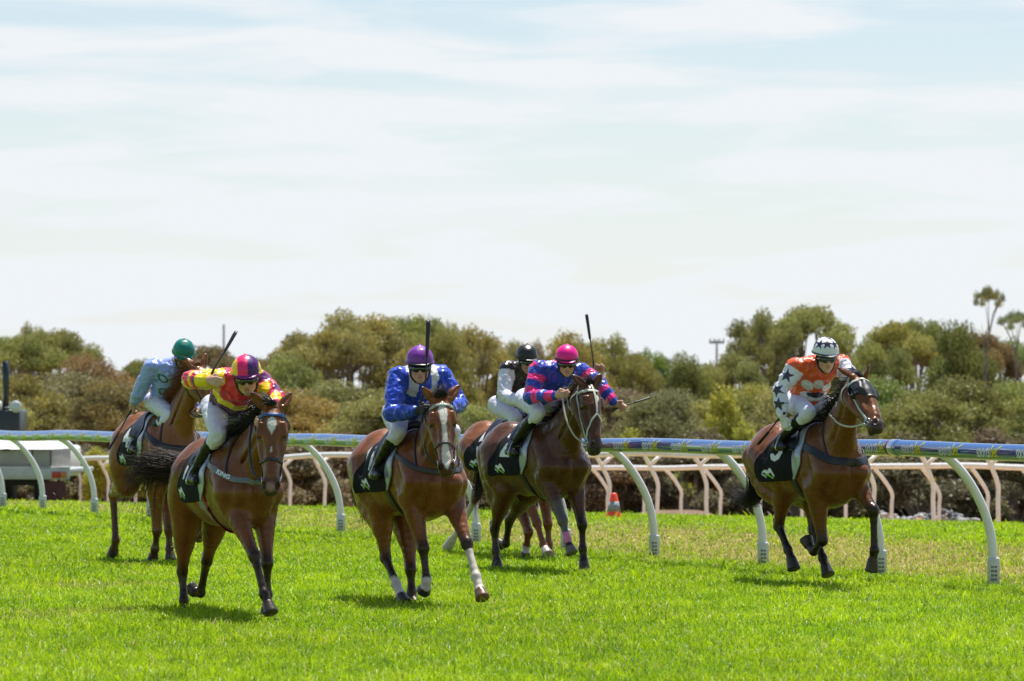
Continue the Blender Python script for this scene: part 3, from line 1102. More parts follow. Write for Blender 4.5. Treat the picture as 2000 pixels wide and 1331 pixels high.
put_tree('round', -15.22, 130, 4.32, 4.18, 'olive', "olive green bushy gum in the middle row just right of the photo's left edge", 'gum trees in the middle row', 'gum_tree')
put_tree('round', -14.08, 133, 4.72, 4.78, 'brown', 'reddish brown bushy gum in the middle row just left of the blue banner', 'gum trees in the middle row', 'gum_tree')
put_tree('round', -12.00, 127, 4.20, 3.60, 'brown', 'reddish brown bushy gum in the middle row above the rump of the rearmost horse', 'gum trees in the middle row', 'gum_tree')
put_tree('round', -10.94, 130, 4.04, 3.69, 'olive', 'olive green bushy gum in the middle row above the light blue sleeve', 'gum trees in the middle row', 'gum_tree')
put_tree('round', -9.73, 133, 4.25, 3.77, 'brown', 'reddish brown bushy gum in the middle row just left of the distant dark pole', 'gum trees in the middle row', 'gum_tree')
put_tree('round', -7.90, 127, 3.94, 3.60, 'olive', 'olive green bushy gum in the middle row above the multicoloured cap', 'gum trees in the middle row', 'gum_tree')
put_tree('round', -6.82, 130, 4.22, 4.18, 'gold', "golden olive bushy gum in the middle row above the leading horse's right ear", 'gum trees in the middle row', 'gum_tree')
put_tree('round', -5.51, 133, 4.51, 4.78, 'olive', "olive green bushy gum in the middle row above the broad blazed horse's rump", 'gum trees in the middle row', 'gum_tree')
put_tree('round', -3.72, 127, 4.19, 4.56, 'gold', 'golden olive bushy gum in the middle row just right of the blue sleeve', 'gum trees in the middle row', 'gum_tree')
put_tree('round', -2.38, 130, 3.85, 3.69, 'olive', 'olive green bushy gum in the middle row just right of the purple cap', 'gum trees in the middle row', 'gum_tree')
put_tree('round', -1.14, 133, 3.81, 4.27, 'olive', 'olive green bushy gum in the middle row just left of the red vest back', 'gum trees in the middle row', 'gum_tree')
put_tree('round', 0.15, 127, 3.59, 3.60, 'gold', 'golden olive bushy gum in the middle row just left of the black cap', 'gum trees in the middle row', 'gum_tree')
put_tree('round', 1.59, 130, 3.94, 4.18, 'olive', 'olive green bushy gum in the middle row above the pink cap', 'gum trees in the middle row', 'gum_tree')
put_tree('round', 3.33, 133, 4.45, 4.53, 'brown', 'reddish brown bushy gum in the middle row above the orange cone', 'gum trees in the middle row', 'gum_tree')
put_tree('round', 4.49, 127, 4.28, 3.84, 'brown', 'reddish brown bushy gum in the middle row just right of the outstretched whip tip', 'gum trees in the middle row', 'gum_tree')
put_tree('round', 5.79, 130, 4.04, 3.69, 'gold', 'golden olive bushy gum in the middle row just left of the distant power pole', 'gum trees in the middle row', 'gum_tree')
put_tree('round', 7.30, 133, 4.74, 3.77, 'olive', "olive green bushy gum in the middle row just left of the blinkered horse's rump", 'gum trees in the middle row', 'gum_tree')
put_tree('round', 8.36, 127, 4.63, 4.08, 'olive', 'olive green bushy gum in the middle row above the starred white sleeve', 'gum trees in the middle row', 'gum_tree')
put_tree('round', 10.15, 130, 4.62, 4.18, 'olive', 'olive green bushy gum in the middle row just right of the starred cap', 'gum trees in the middle row', 'gum_tree')
put_tree('round', 11.68, 133, 5.08, 4.27, 'green', "deep green bushy gum in the middle row just right of the blinkered horse's ears", 'gum trees in the middle row', 'gum_tree')
put_tree('round', 12.47, 127, 4.58, 4.32, 'olive', 'olive green bushy gum in the middle row just left of the nearest gooseneck', 'gum trees in the middle row', 'gum_tree')
put_tree('round', 14.03, 130, 5.03, 4.42, 'olive', 'olive green bushy gum in the middle row just right of the nearest gooseneck', 'gum trees in the middle row', 'gum_tree')
put_tree('round', 15.65, 133, 5.02, 4.27, 'olive', 'olive green bushy gum in the middle row just right of the nearest post sleeve', 'gum trees in the middle row', 'gum_tree')
put_tree('round', 16.26, 127, 4.90, 4.08, 'green', 'deep green bushy gum in the middle row cut by the right edge of the photo', 'gum trees in the middle row', 'gum_tree')
put_tree('bush', -13.68, 110, 1.87, 3.53, 'shade', "dull brown green low shrub cut by the photo's left edge", 'shrubs under the gum trees', 'shrub')
put_tree('bush', -12.54, 113, 2.10, 3.63, 'shade', 'dull brown green low shrub above the white truck box', 'shrubs under the gum trees', 'shrub')
put_tree('bush', -11.39, 116, 2.05, 3.73, 'shade', 'dull brown green low shrub just left of the rump of the rearmost horse', 'shrubs under the gum trees', 'shrub')
put_tree('bush', -10.30, 110, 2.09, 2.29, 'lime', 'yellow green low shrub above the rump of the rearmost horse', 'shrubs under the gum trees', 'shrub')
put_tree('bush', -9.23, 113, 2.04, 3.84, 'shade', 'dull brown green low shrub just left of the teal cap', 'shrubs under the gum trees', 'shrub')
put_tree('bush', -7.78, 116, 2.13, 3.73, 'shade', 'dull brown green low shrub above the distant dark pole', 'shrubs under the gum trees', 'shrub')
put_tree('bush', -5.90, 110, 1.86, 3.53, 'shade', "dull brown green low shrub above the leading horse's right ear", 'shrubs under the gum trees', 'shrub')
put_tree('bush', -4.82, 113, 2.14, 3.63, 'shade', "dull brown green low shrub just left of the broad blazed horse's rump", 'shrubs under the gum trees', 'shrub')
put_tree('bush', -3.68, 116, 2.02, 3.95, 'shade', 'dull brown green low shrub above the blue sleeve', 'shrubs under the gum trees', 'shrub')
put_tree('bush', -2.01, 110, 2.01, 3.95, 'shade', 'dull brown green low shrub just right of the purple cap', 'shrubs under the gum trees', 'shrub')
put_tree('bush', -0.55, 113, 2.24, 3.63, 'shade', 'dull brown green low shrub above the red vest back', 'shrubs under the gum trees', 'shrub')
put_tree('bush', 1.13, 116, 2.34, 3.73, 'shade', 'dull brown green low shrub just left of the pink cap', 'shrubs under the gum trees', 'shrub')
put_tree('bush', 2.75, 110, 2.26, 3.53, 'shade', 'dull brown green low shrub above the orange cone', 'shrubs under the gum trees', 'shrub')
put_tree('bush', 3.38, 113, 2.47, 2.35, 'lime', 'yellow green low shrub just left of the outstretched whip tip', 'shrubs under the gum trees', 'shrub')
put_tree('bush', 4.41, 116, 2.79, 2.19, 'lime', 'yellow green low shrub just right of the outstretched whip tip', 'shrubs under the gum trees', 'shrub')
put_tree('bush', 4.70, 110, 2.44, 3.53, 'shade', 'dull brown green low shrub just left of the distant power pole', 'shrubs under the gum trees', 'shrub')
put_tree('bush', 5.86, 113, 3.68, 2.78, 'lime', 'yellow green low shrub just right of the distant power pole', 'shrubs under the gum trees', 'shrub')
put_tree('bush', 6.93, 116, 3.30, 3.29, 'lime', "yellow green low shrub above the blinkered horse's rump", 'shrubs under the gum trees', 'shrub')
put_tree('bush', 7.65, 110, 2.38, 3.53, 'shade', 'dull brown green low shrub just right of the starred white sleeve', 'shrubs under the gum trees', 'shrub')
put_tree('bush', 9.10, 113, 2.47, 4.06, 'shade', "dull brown green low shrub just left of the blinkered horse's ears", 'shrubs under the gum trees', 'shrub')
put_tree('bush', 10.19, 116, 2.70, 4.17, 'lime', "yellow green low shrub just right of the blinkered horse's ears", 'shrubs under the gum trees', 'shrub')
put_tree('bush', 10.73, 110, 2.45, 3.74, 'shade', 'dull brown green low shrub just left of the nearest gooseneck', 'shrubs under the gum trees', 'shrub')
put_tree('bush', 11.44, 113, 1.70, 3.63, 'shade', 'dull brown green shrub at trunk height above the nearest gooseneck', 'shrubs under the gum trees', 'shrub')
put_tree('bush', 12.80, 116, 2.76, 3.95, 'shade', 'dull brown green low shrub just left of the nearest post sleeve', 'shrubs under the gum trees', 'shrub')
put_tree('bush', 13.21, 110, 2.51, 3.53, 'shade', 'dull brown green low shrub just left of the right edge of the photo', 'shrubs under the gum trees', 'shrub')
put_tree('bush', 14.75, 113, 2.61, 3.84, 'shade', 'dull brown green low shrub cut by the right edge of the photo', 'shrubs under the gum trees', 'shrub')
put_tree('bush', -14.97, 118, 1.54, 3.35, 'dark', "dark green shrub at trunk height cut by the photo's left edge", 'shrubs under the gum trees', 'shrub')
put_tree('bush', -13.61, 120, 1.46, 3.40, 'dark', 'dark green shrub at trunk height just left of the white truck box', 'shrubs under the gum trees', 'shrub')
put_tree('bush', -11.94, 118, 1.54, 3.35, 'grey', 'grey green shrub at trunk height just right of the blue banner', 'shrubs under the gum trees', 'shrub')
put_tree('bush', -10.54, 120, 1.53, 3.40, 'dark', 'dark green shrub at trunk height just left of the light blue sleeve', 'shrubs under the gum trees', 'shrub')
put_tree('bush', -8.63, 118, 1.55, 3.35, 'dark', 'dark green shrub at trunk height just left of the distant dark pole', 'shrubs under the gum trees', 'shrub')
put_tree('bush', -7.02, 120, 1.69, 3.40, 'grey', 'grey green shrub at trunk height just right of the multicoloured cap', 'shrubs under the gum trees', 'shrub')
put_tree('bush', -5.61, 118, 1.62, 3.35, 'dark', 'dark green shrub at trunk height above the rail between the two nearest horses', 'shrubs under the gum trees', 'shrub')
put_tree('bush', -4.39, 120, 1.75, 3.40, 'dark', "dark green shrub at trunk height just right of the broad blazed horse's rump", 'shrubs under the gum trees', 'shrub')
put_tree('bush', -2.88, 118, 1.68, 3.35, 'grey', 'grey green shrub at trunk height just left of the purple cap', 'shrubs under the gum trees', 'shrub')
put_tree('bush', -1.46, 120, 1.74, 3.40, 'dark', "dark green shrub at trunk height just right of the broad blazed horse's ears", 'shrubs under the gum trees', 'shrub')
put_tree('bush', 0.00, 118, 1.75, 3.35, 'dark', 'dark green shrub at trunk height just left of the black cap', 'shrubs under the gum trees', 'shrub')
put_tree('bush', 1.76, 120, 1.82, 3.40, 'dark', 'dark green shrub at trunk height above the pink cap', 'shrubs under the gum trees', 'shrub')
put_tree('bush', 3.31, 118, 1.83, 3.35, 'grey', 'grey green shrub at trunk height just right of the orange cone', 'shrubs under the gum trees', 'shrub')
put_tree('bush', 4.83, 120, 1.97, 3.40, 'dark', 'dark green shrub at trunk height just right of the outstretched whip tip', 'shrubs under the gum trees', 'shrub')
put_tree('bush', 6.19, 118, 1.90, 3.35, 'dark', 'dark green shrub at trunk height just right of the distant power pole', 'shrubs under the gum trees', 'shrub')
put_tree('bush', 7.90, 120, 2.11, 3.40, 'grey', 'grey green shrub at trunk height above the starred white sleeve', 'shrubs under the gum trees', 'shrub')
put_tree('bush', 9.35, 118, 2.04, 3.35, 'dark', 'dark green shrub at trunk height just right of the starred cap', 'shrubs under the gum trees', 'shrub')
put_tree('bush', 10.98, 120, 2.04, 3.40, 'olive', 'olive green shrub at trunk height above the red joint on the blue rail', 'shrubs under the gum trees', 'shrub')
put_tree('bush', 12.23, 118, 2.04, 3.35, 'dark', 'dark green shrub at trunk height just right of the nearest gooseneck', 'shrubs under the gum trees', 'shrub')
put_tree('bush', 13.90, 120, 2.18, 3.40, 'dark', 'dark green shrub at trunk height above the nearest post sleeve', 'shrubs under the gum trees', 'shrub')
put_tree('bush', 15.25, 118, 2.18, 3.35, 'dark', 'dark green shrub at trunk height cut by the right edge of the photo', 'shrubs under the gum trees', 'shrub')


# ------------------------------------------------------------------ utility truck beyond the rail at the left
M_ute = mat('white truck paint', (0.82, 0.82, 0.80), rough=0.4, noise=0.06, nscale=3, coat=0.2)
M_utes = mat('grey canopy side', (0.34, 0.32, 0.29), rough=0.55, noise=0.1, nscale=4)
M_tray = mat('galvanised tray', (0.44, 0.46, 0.46), rough=0.45, metal=0.3, noise=0.12, nscale=6)
M_rubber = mat('black rubber', (0.018, 0.018, 0.018), rough=0.85)
M_flap = mat('maroon mud flap', (0.10, 0.028, 0.030), rough=0.7, noise=0.25, nscale=6)
M_lampr = mat('red lamp lens', (0.42, 0.035, 0.02), rough=0.25)
M_lampa = mat('amber lamp lens', (0.55, 0.16, 0.04), rough=0.25)
M_hose = mat('orange hose', (0.62, 0.20, 0.05), rough=0.6)
M_cab = mat('dark cab', (0.022, 0.032, 0.034), rough=0.35)
M_glass = mat('dark glass', (0.02, 0.025, 0.028), rough=0.06, spec=0.7)
M_plate = mat('number plate', (0.30, 0.32, 0.30), rough=0.5)
ux, uy = -9.72, 85.0
uz = float(gz(ux, uy))
truck = bpy.data.objects.new('utility_truck', None)
link(truck); truck.location = (ux, uy, uz); truck.rotation_euler = (0, 0, math.radians(-6))
tag(truck, 'white utility truck with a box canopy and orange hose on its roof, seen from behind', 'truck')
m = MB(); m.box((-2.0, 0, .62), (0.74, 2.6, .72), .02); m.box((-2.0, -.02, .50), (.78, .04, .74), .015); m.box((-2.0, -.03, .735), (.79, .05, .765), .01)
m.build('tray', M_tray, truck)
m = MB(); m.box((-1.9, .10, .76), (.40, 1.9, 1.12), .02); m.build('canopy', M_utes, truck)
m = MB()
V = np.array([[-1.93, .05, 1.11], [.43, .05, 1.11], [.43, 1.95, 1.11], [-1.93, 1.95, 1.11], [-1.80, .40, 1.36], [.30, .40, 1.33], [.30, 1.8, 1.33], [-1.80, 1.8, 1.36]])
m.raw(V, np.array([[3, 2, 1, 0], [4, 5, 6, 7], [0, 1, 5, 4], [1, 2, 6, 5], [2, 3, 7, 6], [3, 0, 4, 7]]))
m.build('canopy_lid', M_ute, truck, smooth=False)
m = MB(); m.box((-1.9, .045, 1.098), (.43, .062, 1.112), .003); m.box((-.02, .088, .78), (.0, .104, 1.09), .002); m.box((.36, .088, .78), (.375, .104, 1.09), .002); m.build('seal_strip', M_rubber, truck)
m = MB(); m.box((-.62, .02, 1.085), (-.46, .055, 1.12), .005); m.build('latch', M_rubber, truck)
m = MB(); m.box((.42, -.045, .535), (.60, -.018, .665), .01); m.build('tail_light', M_lampr, truck)
m = MB(); m.box((.61, -.045, .535), (.72, -.018, .665), .01); m.build('indicator_light', M_lampa, truck)
m = MB(); m.box((-1.15, -.04, .55), (-.62, -.019, .67), .008); m.build('number_plate', M_plate, truck)
for px_ in (-1.75, .10):
    m = MB()
    a = np.linspace(0, 2 * np.pi, 28, endpoint=False)
    m.tube([[px_ - .11, .55, .32], [px_ - .09, .55, .32], [px_ + .09, .55, .32], [px_ + .11, .55, .32]], [.27, .32, .32, .27], 28)
    m.build('wheel', M_rubber, truck)
m = MB(); m.box((.22, .10, .06), (.68, .13, .47), .01); m.build('mud_flap', M_flap, truck)
m = MB(); m.box((-1.7, .15, .38), (.2, .3, .50), .02); m.build('underframe', M_rubber, truck)
m = MB()
q = [[-1.5 + .9 * t + .25 * math.cos(9 * t), .9 + .3 * math.sin(9 * t), 1.385 + .02 * math.sin(5 * t)] for t in np.linspace(0, 1.7, 60)]
m.tube(q, .035, 8)
q = [[-1.3 + .8 * t + .22 * math.cos(11 * t + 1), .85 + .3 * math.sin(11 * t + 1), 1.42 + .02 * math.sin(7 * t)] for t in np.linspace(0, 1.6, 60)]
m.tube(q, .033, 8)
m.build('hose', M_hose, truck)
m = MB(); m.box((-1.95, 2.65, .5), (.1, 4.4, 1.15), .08); m.build('cab', M_ute, truck)

# dark tractor cab with an exhaust stack, mostly out of frame
tx_, ty_ = -12.82, 101.0
tz_ = float(gz(tx_, ty_))
tractor = bpy.data.objects.new('tractor', None); link(tractor); tractor.location = (tx_, ty_, tz_)
tag(tractor, 'dark tractor cab with a black exhaust stack and a round pale mirror', 'tractor')
m = MB(); m.box((-1.5, 0, .9), (.98, 1.6, 2.25), .06); m.box((-1.5, -.05, .5), (1.0, 2.6, 1.2), .05); m.build('cab', M_cab, tractor)
m = MB(); m.box((-1.4, -.03, 1.65), (.20, .01, 2.15), .02); m.build('window', M_glass, tractor)
m = MB(); m.box((-1.5, -.02, 2.26), (.4, 1.3, 2.46), .05); m.build('roof', M_ute, tractor)
m = MB(); m.tube([[.62, .2, 2.2], [.62, .2, 2.95], [.62, .2, 3.42]], [.075, .09, .09], 16); m.build('exhaust_stack', M_cab, tractor)
m = MB()
bm = bmesh.new(); bmesh.ops.create_uvsphere(bm, u_segments=20, v_segments=12, radius=.145)
V = np.array([v.co[:] for v in bm.verts]) * [1, .45, 1] + [.90, -.12, 2.32]
bm.verts.index_update(); bmesh.ops.triangulate(bm, faces=bm.faces)
F = np.array([[v.index for v in g.verts] for g in bm.faces]); bm.free()
m.raw(V, F); m.tube([[.62, .1, 2.30], [.90, -.06, 2.32]], .02, 8)
m.build('mirror', mat('pale mirror glass', (.55, .60, .62), rough=.25, spec=.7), tractor)
for px_ in (-1.0, .55):
    m = MB(); m.tube([[px_ - .2, 1.2, .6], [px_ - .16, 1.2, .6], [px_ + .16, 1.2, .6], [px_ + .2, 1.2, .6]], [.5, .6, .6, .5], 28); m.build('wheel', M_rubber, tractor)

# ------------------------------------------------------------------ blue banner with a white ring
bx, by = -12.15, 118.0
bz = float(gz(bx, by))
M_ban = mat('blue banner', attr=True, rough=.55, noise=.05, nscale=4)
nxb, nzb = 90, 110
xs = np.linspace(-.62, .48, nxb); zs = np.linspace(.18, 1.34, nzb)
XX, ZZ = np.meshgrid(xs, zs, indexing='ij')
wave = .02 * np.sin(XX * 6) + .01 * np.sin(ZZ * 5)
Vf = np.stack([XX, wave - .008, ZZ], -1).reshape(-1, 3); Vb = Vf + [0, .016, 0]
C = np.tile(np.array([.012, .085, .33]), (len(Vf), 1))
x_, z_ = Vf[:, 0], Vf[:, 2]
e = ((x_ - .16) / .24) ** 2 + ((z_ - .98) / .27) ** 2
C[(e < 1) & (((x_ - .16) / .11) ** 2 + ((z_ - .98) / .15) ** 2 > 1)] = (.55, .66, .72)
e = ((x_ + .40) / .20) ** 2 + ((z_ - .98) / .25) ** 2
C[(e < 1) & (((x_ + .40) / .09) ** 2 + ((z_ - .98) / .14) ** 2 > 1)] = (.55, .66, .72)
C[(z_ < .52) & (x_ < -.16)] = (.62, .62, .04)
C[(z_ < .58 + .10 * np.sin(x_ * 7)) & (x_ > -.22) & (x_ < .08)] = (.05, .30, .10)
i, j = np.meshgrid(np.arange(nxb - 1), np.arange(nzb - 1), indexing='ij')
q = np.stack([i * nzb + j, (i + 1) * nzb + j, (i + 1) * nzb + j + 1, i * nzb + j + 1], -1).reshape(-1, 4)
b = np.concatenate([np.arange(nzb), np.arange(1, nxb) * nzb + nzb - 1, (nxb - 1) * nzb + np.arange(nzb - 2, -1, -1), np.arange(nxb - 2, 0, -1) * nzb])
b2 = np.roll(b, -1); nb = len(Vf)
banner = mesh_np('banner', np.concatenate([Vf, Vb]), np.concatenate([q, q[:, ::-1] + nb, np.stack([b, b2, b2 + nb, b + nb], -1)]), M_ban, col=np.concatenate([C, C]))
banner.location = (bx, by, bz)
tag(banner, 'blue banner with white rings and a yellow corner behind the back rails', 'banner')
m = MB()
for px_ in (-.64, .50):
    m.tube([[px_, .02, -.05], [px_, .02, 1.4]], .025, 10)
m.build('frame_pole', M_tray, banner)

# ------------------------------------------------------------------ power poles far off
M_pole = mat('hazy worn pole', (0.14, 0.14, 0.15), rough=0.85, noise=0.2, nscale=3)  # distance haze is put into the pole colour, making it paler


def pole(px_, top, Y, label, arms):
    X = (px_ - 1000) / 8200 * Y
    z = float(gz(X, Y)); h = 1.85 - (top - 766) * Y / 8200 - z
    m = MB(); m.tube([[0, 0, -.2], [0, 0, h]], [.09, .06], 12)
    root = m.build('power_pole', M_pole)
    root.location = (X, Y, z)
    tag(root, label, 'pole', 'power poles beyond the trees')
    for dz, w in arms:
        m = MB(); m.box((-w, -.05, h - dz - .06), (w, .05, h - dz + .06), .01)
        for q in (-w * .9, -w * .35, w * .35, w * .9):
            m.tube([[q, 0, h - dz + .06], [q, 0, h - dz + .22]], .035, 8)
        m.build('crossarm', M_pole, root)
    return root, X, z + h


pA, xa, za = pole(437, 634, 230, 'dark bare power pole rising above the trees beside the raised whip', [])
pB, xb, zb = pole(1400, 664, 235, 'power pole with crossarms above the trees left of the tall twin crowned gum', [(.15, .42)])

# ------------------------------------------------------------------ pale rubble and a low dirt bank behind the sand track
M_rock = mat('pale rubble', attr=True, rough=.8, noise=.2, nscale=4, bump=.4, bscale=10)
Vs, Fs, Cs, kk = [], [], [], 0
rr_ = np.random.default_rng(11)
for q in range(420):
    px_ = rr_.uniform(1718, 1905); Y = rr_.uniform(92, 100)
    X = (px_ - 1000) / 8200 * Y
    if rr_.random() > .35 + .65 * math.sin((px_ - 1718) / 187 * math.pi): continue
    pile = .16 + .20 * (.5 + .5 * math.sin(px_ * .045 + .6))
    z = float(gz(X, Y)) + rr_.uniform(0, 1.0) * pile
    bm = bmesh.new(); bmesh.ops.create_icosphere(bm, subdivisions=1, radius=1.0)
    sc = rr_.uniform(.04, .11, 3) * [1, 1, .7]
    V = np.array([v.co[:] for v in bm.verts]) * (1 + .25 * rr_.standard_normal((len(bm.verts), 1))) * sc + [X, Y, z]
    bm.verts.index_update()
    F = np.array([[v.index for v in g.verts] for g in bm.faces]); bm.free()
    c = np.array([.45, .44, .44]) * rr_.uniform(.5, 1.15) if rr_.random() < .62 else np.array([.07, .08, .09])
    if rr_.random() < .06: c = np.array([.5, .14, .12])
    Vs.append(V); Fs.append(F + kk); Cs.append(np.tile(c, (len(V), 1))); kk += len(V)
rub = mesh_np('rubble', np.concatenate(Vs), np.concatenate(Fs), M_rock, col=np.concatenate(Cs), smooth=False)
tag(rub, 'pale glinting rubble heaped under the trees at the right', 'rubble', kind='stuff')

M_dirt = mat('brown dirt', (0.17, 0.10, 0.062), rough=.95, noise=.35, nscale=3, bump=.5, bscale=6)
xs = np.linspace(1.5, 6.5, 90); ys = np.linspace(100, 105, 14)
XX, YY = np.meshgrid(xs, ys, indexing='ij')
hgt = .42 * np.exp(-((YY - 102.5) / 1.3) ** 2) * np.exp(-((XX - 4.0) / 1.1) ** 4) * (.35 + 1.0 * fbm(np.stack([XX * .35, YY * .2, 0 * XX], -1), 3)) 
ZZ = gz(XX, YY) - .03 + hgt
i, j = np.meshgrid(np.arange(89), np.arange(13), indexing='ij')
q = np.stack([i * 14 + j, (i + 1) * 14 + j, (i + 1) * 14 + j + 1, i * 14 + j + 1], -1).reshape(-1, 4)
bank = mesh_np('dirt_bank', np.stack([XX, YY, ZZ], -1).reshape(-1, 3), q, M_dirt)
tag(bank, kind='structure')

# ------------------------------------------------------------------ tufts of turf kicked up by the hooves
Vs, Fs, Cs, kk = [], [], [], 0
for cx_, cy_, cz_, n_, sp in ((-2.95, 36.6, .30, 34, .24), (-3.9, 44.4, .55, 44, .30), (-3.4, 44.0, .42, 22, .22), (-1.95, 36.2, .48, 22, .16), (-4.6, 45.5, .65, 14, .30), (-.95, 37.6, .30, 12, .2)):
    for q in range(n_):
        p = np.array([cx_, cy_, cz_]) + rr_.normal(0, 1, 3) * [sp, .25, sp * .8]
        if p[2] < .03: continue
        d = rr_.standard_normal(3); d /= np.linalg.norm(d)
        s_ = np.cross(d, rr_.standard_normal(3)); s_ /= np.linalg.norm(s_)
        L_ = rr_.uniform(.02, .09)
        Pq = spline(np.array([p, p + d * L_ * .5 + s_ * L_ * .15, p + d * L_]), 2)
        V, F = tube(Pq, np.linspace(.004, .0015, len(Pq)), 4, True)
        Vs.append(V); Fs += [F[0] + kk]; Cs.append(np.tile(np.array([.20, .38, .03]) if rr_.random() < .7 else np.array([.5, .45, .2]), (len(V), 1))); kk += len(V)
clod = mesh_np('turf_clippings', np.concatenate(Vs), np.concatenate(Fs), M_grass, col=np.concatenate(Cs))
tag(clod, 'loose green grass clippings flung up behind the hooves', 'clippings', kind='stuff')

# ------------------------------------------------------------------ horses
M_coat = mat('horse coat', attr=True, rough=0.30, spec=0.42, noise=0.13, nscale=9, bump=0.22, bscale=110, bstretch=(0.25, 1, 0.4), sheen=0.05, rvar=0.07)
M_coat.node_tree.nodes['Principled BSDF'].inputs['Specular Tint'].default_value = (1.0, 0.86, 0.72, 1)
M_hair = mat('horse hair', attr=True, rough=0.5, spec=0.22)
M_eye = mat('horse eye', (0.012, 0.007, 0.004), rough=0.04, spec=0.8, coat=1.0)
M_cloth = mat('saddle cloth', attr=True, rough=0.8, spec=0.15, bump=0.15, bscale=220)
M_vinyl = mat('silver vinyl pad', (0.36, 0.40, 0.47), rough=0.28, metal=0.35, noise=0.08, nscale=20)
M_leather = mat('black leather', (0.012, 0.012, 0.013), rough=0.35, spec=0.5, noise=0.2, nscale=30)
M_tack = mat('strap webbing', attr=True, rough=0.42, bump=0.1, bscale=300)
M_steel = mat('steel', (0.55, 0.56, 0.58), rough=0.22, metal=1.0)


def seg_coord(P, segs):
    """for every point: index of the nearest segment (scaled by its radius) and position along it"""
    best = np.full(len(P), 1e9); idx = np.zeros(len(P), int); par = np.zeros(len(P)); dst = np.zeros(len(P))
    for i, (a, b, r) in enumerate(segs):
        a = np.asarray(a, float); b = np.asarray(b, float)
        ba = b - a
        t = np.clip(((P - a) @ ba) / (ba @ ba + 1e-9), 0, 1)
        d = np.linalg.norm(P - a - t[:, None] * ba, axis=1)
        q = d / r
        m = q < best
        best[m] = q[m]; idx[m] = i; par[m] = t[m]; dst[m] = d[m]
    return idx, par, dst, best


def ik(A, B, L1, L2, pole):
    """middle joint of a two-bone limb from A to B, bent towards pole"""
    d = B - A; D = np.linalg.norm(d)
    if D > (L1 + L2) * 0.985:
        return A + d * (L1 / (L1 + L2))
    x = (L1 * L1 - L2 * L2 + D * D) / (2 * D)
    h = math.sqrt(max(L1 * L1 - x * x, 0))
    u = d / D
    p = np.asarray(pole, float); p = nrm(p - u * (p @ u))
    return A + u * x + p * h


def strands(paths, r0, col, mat_, name, parent, tip=0.15, n=4):
    """hair: each path a tapering three-sided lock"""
    Vs, Fs, Cs, k = [], [], [], 0
    for Pth, rr, c in zip(paths, r0, col):
        V, F = tube(Pth, rr * np.linspace(1, tip, len(Pth)), n, False)
        Vs.append(V); Fs.append(F[0] + k); k += len(V)
        Cs.append(np.tile(c, (len(V), 1)))
    return mesh_np(name, np.concatenate(Vs), np.concatenate(Fs), mat_, parent, col=np.concatenate(Cs))


class Horse:
    pass


